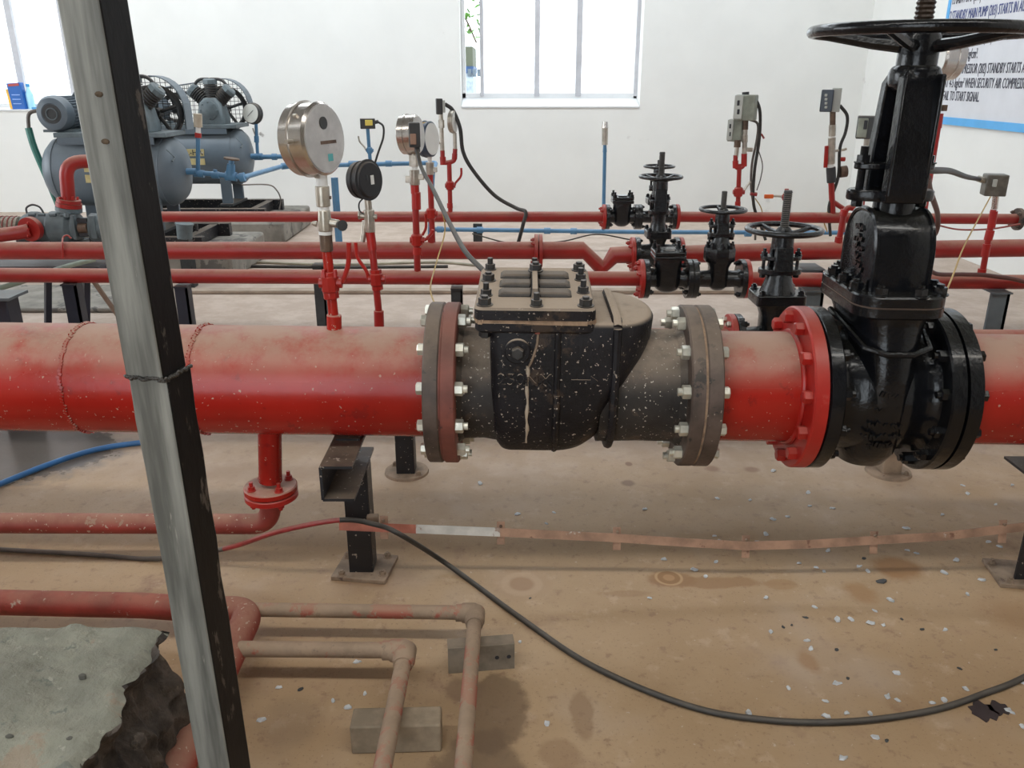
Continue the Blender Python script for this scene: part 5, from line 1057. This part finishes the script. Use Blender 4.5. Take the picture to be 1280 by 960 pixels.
cable('thin_wire', 'thin black wire drooping between the rear pipes below the window', [P(590, 292, Y=YG), P(640, 304, Y=YG), P(700, 302, Y=YG), P(745, 293, Y=YG), P(790, 300, Y=YG)], .004, RUBB, 6)
cable('conduit', 'pale loose conduit lying on the floor seen under the second red pipe row', [P(288, 329, Z=.008), P(320, 328, Z=.008), P(420, 331, Z=.008), P(540, 328, Z=.008), P(600, 332, Z=.008)], .010, mat('pale_conduit', (.30, .27, .20), .6), 8)
cable('conduit', 'dark loose cable lying beside the pale conduit under the second red pipe', [P(296, 333, Z=.01), P(330, 333, Z=.01), P(430, 334, Z=.01), P(560, 333, Z=.01)], .011, RUBB, 8)
cable('conduit', 'pale green slanting conduit near the left edge behind the red pipes', [P(-20, 366, Y=3.6), P(30, 351, Y=3.75), P(80, 334, Y=3.95), P(118, 324, Y=4.1)], .012, mat('pale_green', (.25, .30, .24), .5), 10)
cable('thin_wire', 'thin dark wire hanging from the rear compressor pipe beside the wall', [P(302, 231, Y=7.0), P(335, 231, Y=7.0), P(346, 238, Y=7.0), P(351, 250, Y=7.0), P(349, 262, Y=7.0)], .006, CABG, 6)
# ------------------------------------------------------------------ compressors
def compressor(X, Y, Zt, label, lab):
    r_ = thing('air_compressor', label, 'compressor', (X, Y, Zt)); tr, hl = .225, .465
    t_ = MB().lathe((-hl, 0, 0), (1, 0, 0), [(0, .0), (.012, tr * .45), (.04, tr * .78), (.08, tr * .95), (.12, tr), (2 * hl - .12, tr), (2 * hl - .08, tr * .95), (2 * hl - .04, tr * .78), (2 * hl - .012, tr * .45), (2 * hl, .0)], 44).build('air_tank', GREY, r_, smooth=60)
    for xx in (-hl + .12, hl - .12): MB().torus((xx, 0, 0), (1, 0, 0), tr + .0005, .003, 44, 6).build('weld_seam', GREY, t_)
    MB().tube([(hl - .075, -.14, .15), (hl - .03, -.13, .10), (hl - .035, -.17, .08)], .006, 6).build('drain_hook', GREYD, t_)
    MB().cyl((hl - .02, -.02, 0), (hl + .06, -.02, 0), .022, n=14).build('outlet', BLUE, t_)
    a = MB().box((.01, -tr + .003, .045), (.27, .010, .055)).build('name_strip', LABY, t_); MB().box((.01, -tr - .001, -.025), (.27, .006, .05)).build('rating_strip', LABY, t_)
    if lab:
        text(lab, .062, .001, INK, t_, Matrix.Translation((-.11, -tr - .0032, .026)) @ FRONT, 'lettering')
    for xx in (-.30, .27):
        for s_ in (-1, 1): MB().box((xx, s_ * .15, -.27), (.085, .03, .22)).build('tank_leg', GREY, r_, bevel=.004)
        MB().box((xx, 0, -.375), (.11, .40, .018)).build('foot_plate', DARK, r_)
    zf = -.385
    for yy in (-.28, .28): MB().box((0, yy, zf - .05), (1.22, .06, .09)).build('base_beam', BLKS, r_, bevel=.004)
    for xx in (-.5, .5): MB().box((xx, 0, zf - .05), (.06, .50, .08)).build('base_beam', BLKS, r_, bevel=.004)
    MB().box((0.05, 0, tr + .018), (.72, .36, .03)).build('deck_plate', GREYD, r_, bevel=.004); MB().box((.02, -.172, tr - .01), (.62, .012, .06)).build('deck_skirt', GREY, r_)
    zc = .365; xc = .2; zd = tr + .033
    # pump block
    b = MB(); b.loft([rrect(.105, .10, .02, zd), rrect(.105, .10, .02, zd + .05), rrect(.085, .09, .03, zd + .16), rrect(.05, .07, .03, zd + .20)]); b.v = [(x + xc, y - .05, z) for x, y, z in b.v]
    cr = b.build('crankcase', GREYD, r_, bevel=.004)
    MB().lathe((xc, -.14, zc), (0, -1, 0), [(0, .075), (.018, .075), (.022, .06), (.03, .03)], 10).build('bearing_cover', GREYD, cr)
    for k in range(8): bolt((xc + math.cos(k * .785) * .063, -.158, zc + math.sin(k * .785) * .063), (0, -1, 0), .007, GREYD, cr, 'head')
    for ang in (-48, 0, 48):
        d = Vector((math.sin(R(ang)), 0, math.cos(R(ang)))); c0 = Vector((xc, -.05, zc + .02))
        cy = MB()
        for k in range(6): cy.lathe(c0 + d * (.07 + .018 * k), d, [(0, .042), (.003, .056), (.009, .056), (.012, .042), (.018, .042)], 18)
        c_ = cy.build('cylinder', DARK, r_)
        MB().lathe(c0 + d * .178, d, [(0, .058), (.03, .058), (.042, .045)], 8).build('cylinder_head', GREYD, c_)
        bolt(c0 + d * .215, d, .010, NICK, c_, 'head')
    MB().tube(fillet([(xc - .14, -.06, zc + .15), (xc - .10, -.05, zc + .235), (xc + .10, -.05, zc + .235), (xc + .15, -.05, zc + .16)], .05), .012, 8).build('delivery_pipe', DARK, r_)
    def wheel(x, z, Rw, nm, ns):
        h_ = MB().cyl((x, .17, z), (x, .25, z), .035, n=16).build(nm, DARK, r_)
        MB().torus((x, .21, z), (0, 1, 0), Rw, .020, 36, 8, 1.5).build('rim', DARK, h_)
        for k in range(ns):
            a_ = 2 * math.pi * k / ns + .3; MB().tube([(x, .21, z), (x + math.cos(a_) * Rw, .21, z + math.sin(a_) * Rw)], .013, 6).build('spoke', DARK, h_)
    wheel(xc + .02, zc, .165, 'flywheel', 5); wheel(-.20, zc, .105, 'motor_pulley', 4)
    MB().cyl((xc + .02, .0, zc), (xc + .02, .2, zc), .022, n=12).build('crankshaft', DARK, r_)
    # belt guard: arched band with wire mesh both sides
    out = []; gx0, gx1 = -.33, xc + .23; top = zc + .235
    out = [Vector((gx1, 0, zd)), Vector((gx1, 0, zc + .02))]
    for k in range(1, 9): a_ = R(90 * k / 8); out.append(Vector((gx1 - .2 + .2 * math.cos(a_), 0, zc + .02 + .215 * math.sin(a_))))
    for k in range(0, 9): a_ = R(90 * k / 8); out.append(Vector((gx0 + .13 - .13 * math.sin(a_), 0, zc - .0 + .175 * math.cos(a_))))
    out.append(Vector((gx0, 0, zd)))
    g = MB(); ys = (.145, .275)
    for k in range(len(out) - 1):
        a_, b2 = out[k], out[k + 1]; nrm = Vector((b2.z - a_.z, 0, a_.x - b2.x)).normalized() * .006
        g.loft([[a_ + Vector((0, ys[0], 0)), a_ + Vector((0, ys[1], 0)), b2 + Vector((0, ys[1], 0)), b2 + Vector((0, ys[0], 0))], [a_ + nrm + Vector((0, ys[0], 0)), a_ + nrm + Vector((0, ys[1], 0)), b2 + nrm + Vector((0, ys[1], 0)), b2 + nrm + Vector((0, ys[0], 0))]])
    gd = g.build('belt_guard', GREY, r_)
    wm = MB()
    def ztop_at(x):
        for k in range(len(out) - 1):
            a_, b2 = out[k], out[k + 1]
            if min(a_.x, b2.x) <= x <= max(a_.x, b2.x) and abs(a_.x - b2.x) > 1e-6: return a_.z + (b2.z - a_.z) * (x - a_.x) / (b2.x - a_.x)
        return zd
    x = gx0 + .03
    while x < gx1:
        wm.cyl((x, ys[1], zd), (x, ys[1], ztop_at(x)), .0022, n=5); wm.cyl((x, ys[0], zd), (x, ys[0], ztop_at(x)), .0018, n=5) if x < -.02 else None
        x += .034
    z = zd + .03
    while z < zc + .22:
        xs_ = [q for q in [gx0 + .002 * k for k in range(int((gx1 - gx0) / .002))] if ztop_at(q) > z]
        if xs_: wm.cyl((xs_[0], ys[1], z), (xs_[-1], ys[1], z), .0022, n=5)
        z += .034
    wm.build('wire_mesh', DARK, gd, kind='stuff')
    bl = MB(); bl.tube([(-.20, .21, zc + .112), (xc + .02, .21, zc + .172)], .013, 8); bl.tube([(-.20, .21, zc - .112), (xc + .02, .21, zc - .172)], .013, 8); bl.build('drive_belt', RUBB, r_)
    # motor, fan end to the front
    mz = zd + .115; mx = -.30
    mt = MB(); mt.lathe((mx, .13, mz), (0, -1, 0), [(0, .08), (.015, .098), (.22, .098)], 30)
    for k in range(30): a_ = 2 * math.pi * k / 30; mt.box((mx + math.cos(a_) * .102, .02, mz + math.sin(a_) * .102), (.012, .19, .004), Matrix.Rotation(-a_, 3, 'Y'))
    m_ = mt.build('motor', GREY, r_)
    MB().lathe((mx, -.09, mz), (0, -1, 0), [(0, .112), (.05, .112), (.075, .098), (.082, .066), (.078, .062), (.074, .0)], 32).build('fan_cover', GREY, m_)
    MB().cyl((mx, -.1655, mz), (mx, -.169, mz), .060, n=28).build('fan_grille', DARK, m_); MB().torus((mx, -.170, mz), (0, 1, 0), .035, .004, 24, 6).build('grille_ring', GREYD, m_)
    MB().box((mx, 0, zd + .008), (.2, .24, .016)).build('motor_foot', GREYD, m_); MB().cyl((mx, .1, mz), (mx, .2, mz), .02, n=12).build('motor_shaft', DARK, m_)
    MB().lathe((.02, -.17, zd + .055), (0, -1, 0), [(0, .034), (.02, .034), (.022, .03)], 20).build('tank_gauge', WHT, r_); MB().cyl((.02, -.15, zd - .01), (.02, -.15, zd + .05), .008, n=8).build('gauge_pipe', NICK, r_)
    MB().tube(spline([(mx - .10, -.05, mz + .02), (mx - .20, -.06, mz), (mx - .22, -.07, mz - .10)], 6), .012, 8).build('motor_conduit', CABG, r_)
    sl = MB(); sl.tube(spline([(mx - .22, -.07, mz - .09), (mx - .205, -.07, mz - .22), (mx - .16, -.05, mz - .45), (mx - .12, 0, mz - .74)], 5), .022, 8); sl.build('conduit_sleeve', GREENP, r_)
    return r_
ZT1 = P(150, 214, Y=5.8).z; ZT2 = P(260, 195, Y=7.2).z
compressor(-2.64, 5.8, ZT1, 'front grey air compressor with round tank half hidden by the leaning post', '')
compressor(-2.62, 7.2, ZT2, 'rear grey air compressor with yellow lettered tank and belt guard', 'SOLL-HA')
for y0, y1, zt_, lab in ((5.45, 6.25, ZT1 - .48, 'concrete plinth under the front air compressor'), (6.78, 7.75, ZT2 - .48, 'concrete plinth under the rear air compressor')):
    tag(MB().box((-2.55, (y0 + y1) / 2, zt_ / 2), (1.42, y1 - y0, zt_)).build('plinth', CONC, bevel=.02), lab, 'plinth')
# ------------------------------------------------------------------ pump at the left edge
Yq = 4.35
s = Asm('pump', 'grey horizontal pump with red flanged pipes left of the leaning post', 'pump', 75, 330, Yq)
b = MB(); c0 = s.p(30, 284); L_ = 100 * s.k; k_ = s.k
b.lathe(c0, (1, 0, 0), [(0, 9 * k_), (2 * k_, 15 * k_), (8 * k_, 17 * k_), (10 * k_, 19 * k_), (20 * k_, 19 * k_), (22 * k_, 17 * k_), (34 * k_, 17 * k_), (36 * k_, 19.5 * k_), (58 * k_, 19.5 * k_), (60 * k_, 16 * k_), (66 * k_, 13 * k_)], 26)
b.build('pump_casing', GREYD, s.root, bevel=.004)
b = MB(); b.lathe(s.p(95, 284), (1, 0, 0), [(0, 17 * k_), (4 * k_, 17 * k_), (5 * k_, 12 * k_), (20 * k_, 12 * k_), (21 * k_, 17 * k_), (40 * k_, 16 * k_)], 24); b.build('bearing_bracket', GREYD, s.root)
s.box('bracket_window', INK, 104, 284, 12, 22, 3, dy=-.058); s.cyl('shaft_seal', BRONZ, 99, 285, 110, 285, 6, dy=-.06); s.box('bracket_web', GREYD, 93, 284, 4, 30, 6, dy=-.06); s.box('bracket_web', GREYD, 117, 284, 7, 28, 6, dy=-.06)
for px in (40, 52, 66, 80): s.cyl('tie_bolt', GREYD, px - 4, 268.5, px + 4, 268.5, 2, n=8, dy=-.05)
s.cyl('plug', GREYD, 84, 271, 84, 266, 4, n=8, dy=-.06)
s.box('casing_foot', GREYD, 50, 306, 12, 12, 26); s.box('casing_foot', GREYD, 100, 306, 12, 12, 26)
s.pipe('lifting_ring', DARK, [(34, 268), (33, 260), (40, 256), (48, 258), (52, 262), (55, 268)], 1.2, sp=True, n=8)
s.cyl('discharge_flange', GREYD, 86, 264, 86, 259, 15, n=28); s.cyl('pump_nozzle', GREYD, 86, 272, 86, 262, 9)
s.cyl('coupling_guard', mat('guard_mesh', (.30, .27, .22), .6, var=.4, vs=60), 2, 283, 26, 283, 12, n=18)
for px in (4, 10, 16, 22): s.cyl('guard_hoop', mat('guard_rust', (.20, .05, .04), .6), px - .7, 283, px + .7, 283, 13, n=18)
sk = s.box('skid', NVY, 45, 333, 190, 14, 70, bevel=.006)
for px in (-20, 60, 108): s.cyl('skid_leg', NVY, px, 336, px, 470, 5, n=4)
s = Asm('red_pipe', 'red flanged elbow pipe rising from the pump behind the leaning post', 'pipe', 86, 256, Yq)
s.cyl('flange', REDF, 86, 258.5, 86, 253.5, 15, n=28); s.cyl('flange', REDF, 86, 253, 86, 249, 14, n=28)
for dx in (-11, -4, 5, 11): s.cyl('flange_bolt', REDB, 86 + dx, 250, 86 + dx, 246, 1.6, n=6, dy=-.03)
s.pipe('pipe_wall', REDF, [(86, 254), (81.5, 203), (164, 199, .2), (162, 271, .3)], 8.2, fil=18, n=18)
s = Asm('red_pipe', 'short red suction pipe with flange at the pump on the left edge', 'pipe', 36, 288, Yq - .12)
s.cyl('flange', REDF, 36, 287, 41, 285.5, 15, n=28, dy1=.03); s.pipe('pipe_wall', REDF, [(37, 288), (24, 291, -.02), (-300, 330, -.4)], 8.5, fil=6, n=18)
for a in (-8, 0, 8): s.cyl('flange_bolt', REDB, 34 , 287 + a, 36, 287 + a, 1.8, n=6, dy=-.03)
s = Asm('wire_loop', 'thin red wire hoop tied round the second red pipe on the left', 'wire', 80, 300, YFF)
s.pipe('hoop', REDF, [(79, 322, -.05), (78, 305, -.05), (79, 297, 0), (84, 294, .0), (89, 298, .0)], 1.1, sp=True, n=8)
s = Asm('paint_pot', 'small grey pot beside the plinth right of the leaning post', 'pot', 231, 298, 5.3)
s.cyl('pot_body', GREYD, 231, 298, 230.5, 280, 9, 10, n=20); s.cyl('pot_rim', GREYD, 230.5, 281, 230.5, 279, 11, n=20); s.box('handle', DARK, 246, 284, 3, 10, 3); MB().box((0, 0, -s.o.z / 2), (.07, .07, s.o.z)).build('pot_stand', DARK, s.root)
# pump skid concrete and dark base seen behind the left posts
q = P(60, 372, Y=4.9)
tag(MB().box((q.x - .1, 4.95, q.z / 2 - .0), (1.35, .6, q.z)).build('plinth', CONC, bevel=.02), 'dark concrete plinth low behind the posts at the left edge', 'plinth')
tag(MB().tube([P(116, 350, Y=3.6), P(150, 398, Y=3.6), Vector((P(216, 480, Y=3.6).x, 3.6, 0.01))], .011, 8).build('prop_rod', mat('rod_brown', (.22, .15, .11), .7)), 'brown slanting rod behind the leaning post near the left posts', 'rod')
q = P(8, 371, Y=3.0); rt = thing('pipe_support', 'navy flat topped stand at the left edge above the thick pipe', 'support', (q.x - .03, 3.0, 0))
MB().box((0, 0, q.z / 2), (.10, .08, q.z)).build('upright', NVY, rt, bevel=.003); MB().box((0, 0, q.z + .005), (.15, .13, .01)).build('top_plate', GRYP, rt)
# ------------------------------------------------------------------ paint flakes on the floor
FL = []
for k in range(6):
    m = MB(); n_ = 7; ring = []; top_ = []; bot = []
    for j in range(n_):
        a = 2 * math.pi * j / n_; r_ = random.uniform(.65, 1.1); x, y = 1.25 * r_ * math.cos(a), .8 * r_ * math.sin(a); zc_ = random.uniform(.05, .45)
        top_.append(Vector((x * .8, y * .8, zc_ + .22))); bot.append(Vector((x, y, zc_ - .05 if j % 3 else 0.0)))
    m.loft([bot, top_]); o = m.build('paint_flake', FLAKE, smooth=20); FL.append(o.data); bpy.data.objects.remove(o)
zq = lambda a, b2: (880 + a / 2.4, 560 + b2 / 2.4)
fl1 = [zq(*t_) for t_ in ((208, 70), (312, 135), (316, 175), (250, 207), (207, 216), (185, 260), (30, 265), (45, 283), (40, 152), (138, 157), (715, 201), (790, 138), (775, 113), (925, 112), (875, 170), (385, 182), (608, 243), (610, 308), (638, 317), (852, 283), (888, 297), (866, 355), (755, 338), (336, 360), (360, 372), (465, 356), (490, 370), (285, 347), (36, 343), (185, 450), (330, 478), (560, 458), (790, 440), (835, 397), (400, 517), (440, 515), (512, 490), (538, 532), (500, 527), (200, 552), (724, 547), (310, 580), (320, 602), (576, 676), (252, 720), (398, 707), (365, 762), (550, 747), (580, 757), (785, 723), (720, 757), (684, 766), (428, 797), (498, 797), (135, 797), (367, 806), (512, 868), (915, 790), (955, 705), (955, 838), (416, 932), (718, 375), (372, 308), (160, 285))]
fl2 = [(416, 876), (435, 885), (456, 867), (349, 860), (328, 900), (446, 828), (684, 905), (650, 803), (647, 643), (692, 641), (806, 637), (683, 655), (868, 713), (812, 748), (882, 721), (600, 605), (830, 700)]
for i, (px, py) in enumerate(fl1 + fl2):
    q = P(px, py, Z=0.0); o = bpy.data.objects.new('paint_flake', random.choice(FL)); COL.objects.link(o)
    o.location = (q.x, q.y, .0008); o.rotation_euler = (0, 0, random.uniform(0, 6.28)); sc = random.uniform(.006, .0105); o.scale = (sc, sc, sc * random.uniform(.6, 1.1))
    tag(o, 'whitish paint flake lying on the dusty brown floor', 'paint flake', 'paint flakes scattered on the floor')
fl3 = [(zq(237, 538), .006), (zq(398, 606), .006), (zq(765, 662), .006), (zq(432, 692), .005), (zq(305, 510), .007), (zq(263, 532), .004), (zq(875, 606), .005), (zq(593, 514), .005), (zq(480, 332), .007), (zq(535, 400), .016), ((376, 862), .007), ((663, 748), .004), (zq(655, 545), .006), (zq(548, 880), .006)]
for (px, py), sc in fl3:
    q = P(px, py, Z=0.0); o = bpy.data.objects.new('dark_chip', random.choice(FL)); COL.objects.link(o); o.location = (q.x, q.y, .0008); o.rotation_euler = (0, 0, random.uniform(0, 6.28)); o.scale = (sc, sc, sc * .5)
    o.material_slots[0].link = 'OBJECT'; o.material_slots[0].material = CHIP
    tag(o, 'small dark chip lying on the dusty brown floor', 'chip', 'dark chips scattered on the floor')
OIL = mat('dried_tar', (.035, .022, .022), .7, var=.3, bump=.4)
for (px, py), rx, ry, lab in ((zq(838, 790), .024, .03, 'larger dark dried tar patch beside the cable at right'), (zq(884, 782), .020, .020, 'smaller dark dried tar patch beside the cable at right')):
    q = P(px, py, Z=0); m = MB(); ring = [Vector((q.x + rx * (1 + .35 * math.sin(k * 2.1) * math.cos(k * 1.3)) * math.cos(2 * math.pi * k / 18), q.y + ry * (1 + .3 * math.sin(k * 1.7)) * math.sin(2 * math.pi * k / 18), .0003)) for k in range(18)]
    m.loft([ring, [v * 1 + Vector((0, 0, .002)) for v in ring]]); tag(m.build('tar_patch', OIL), lab, 'tar patch')
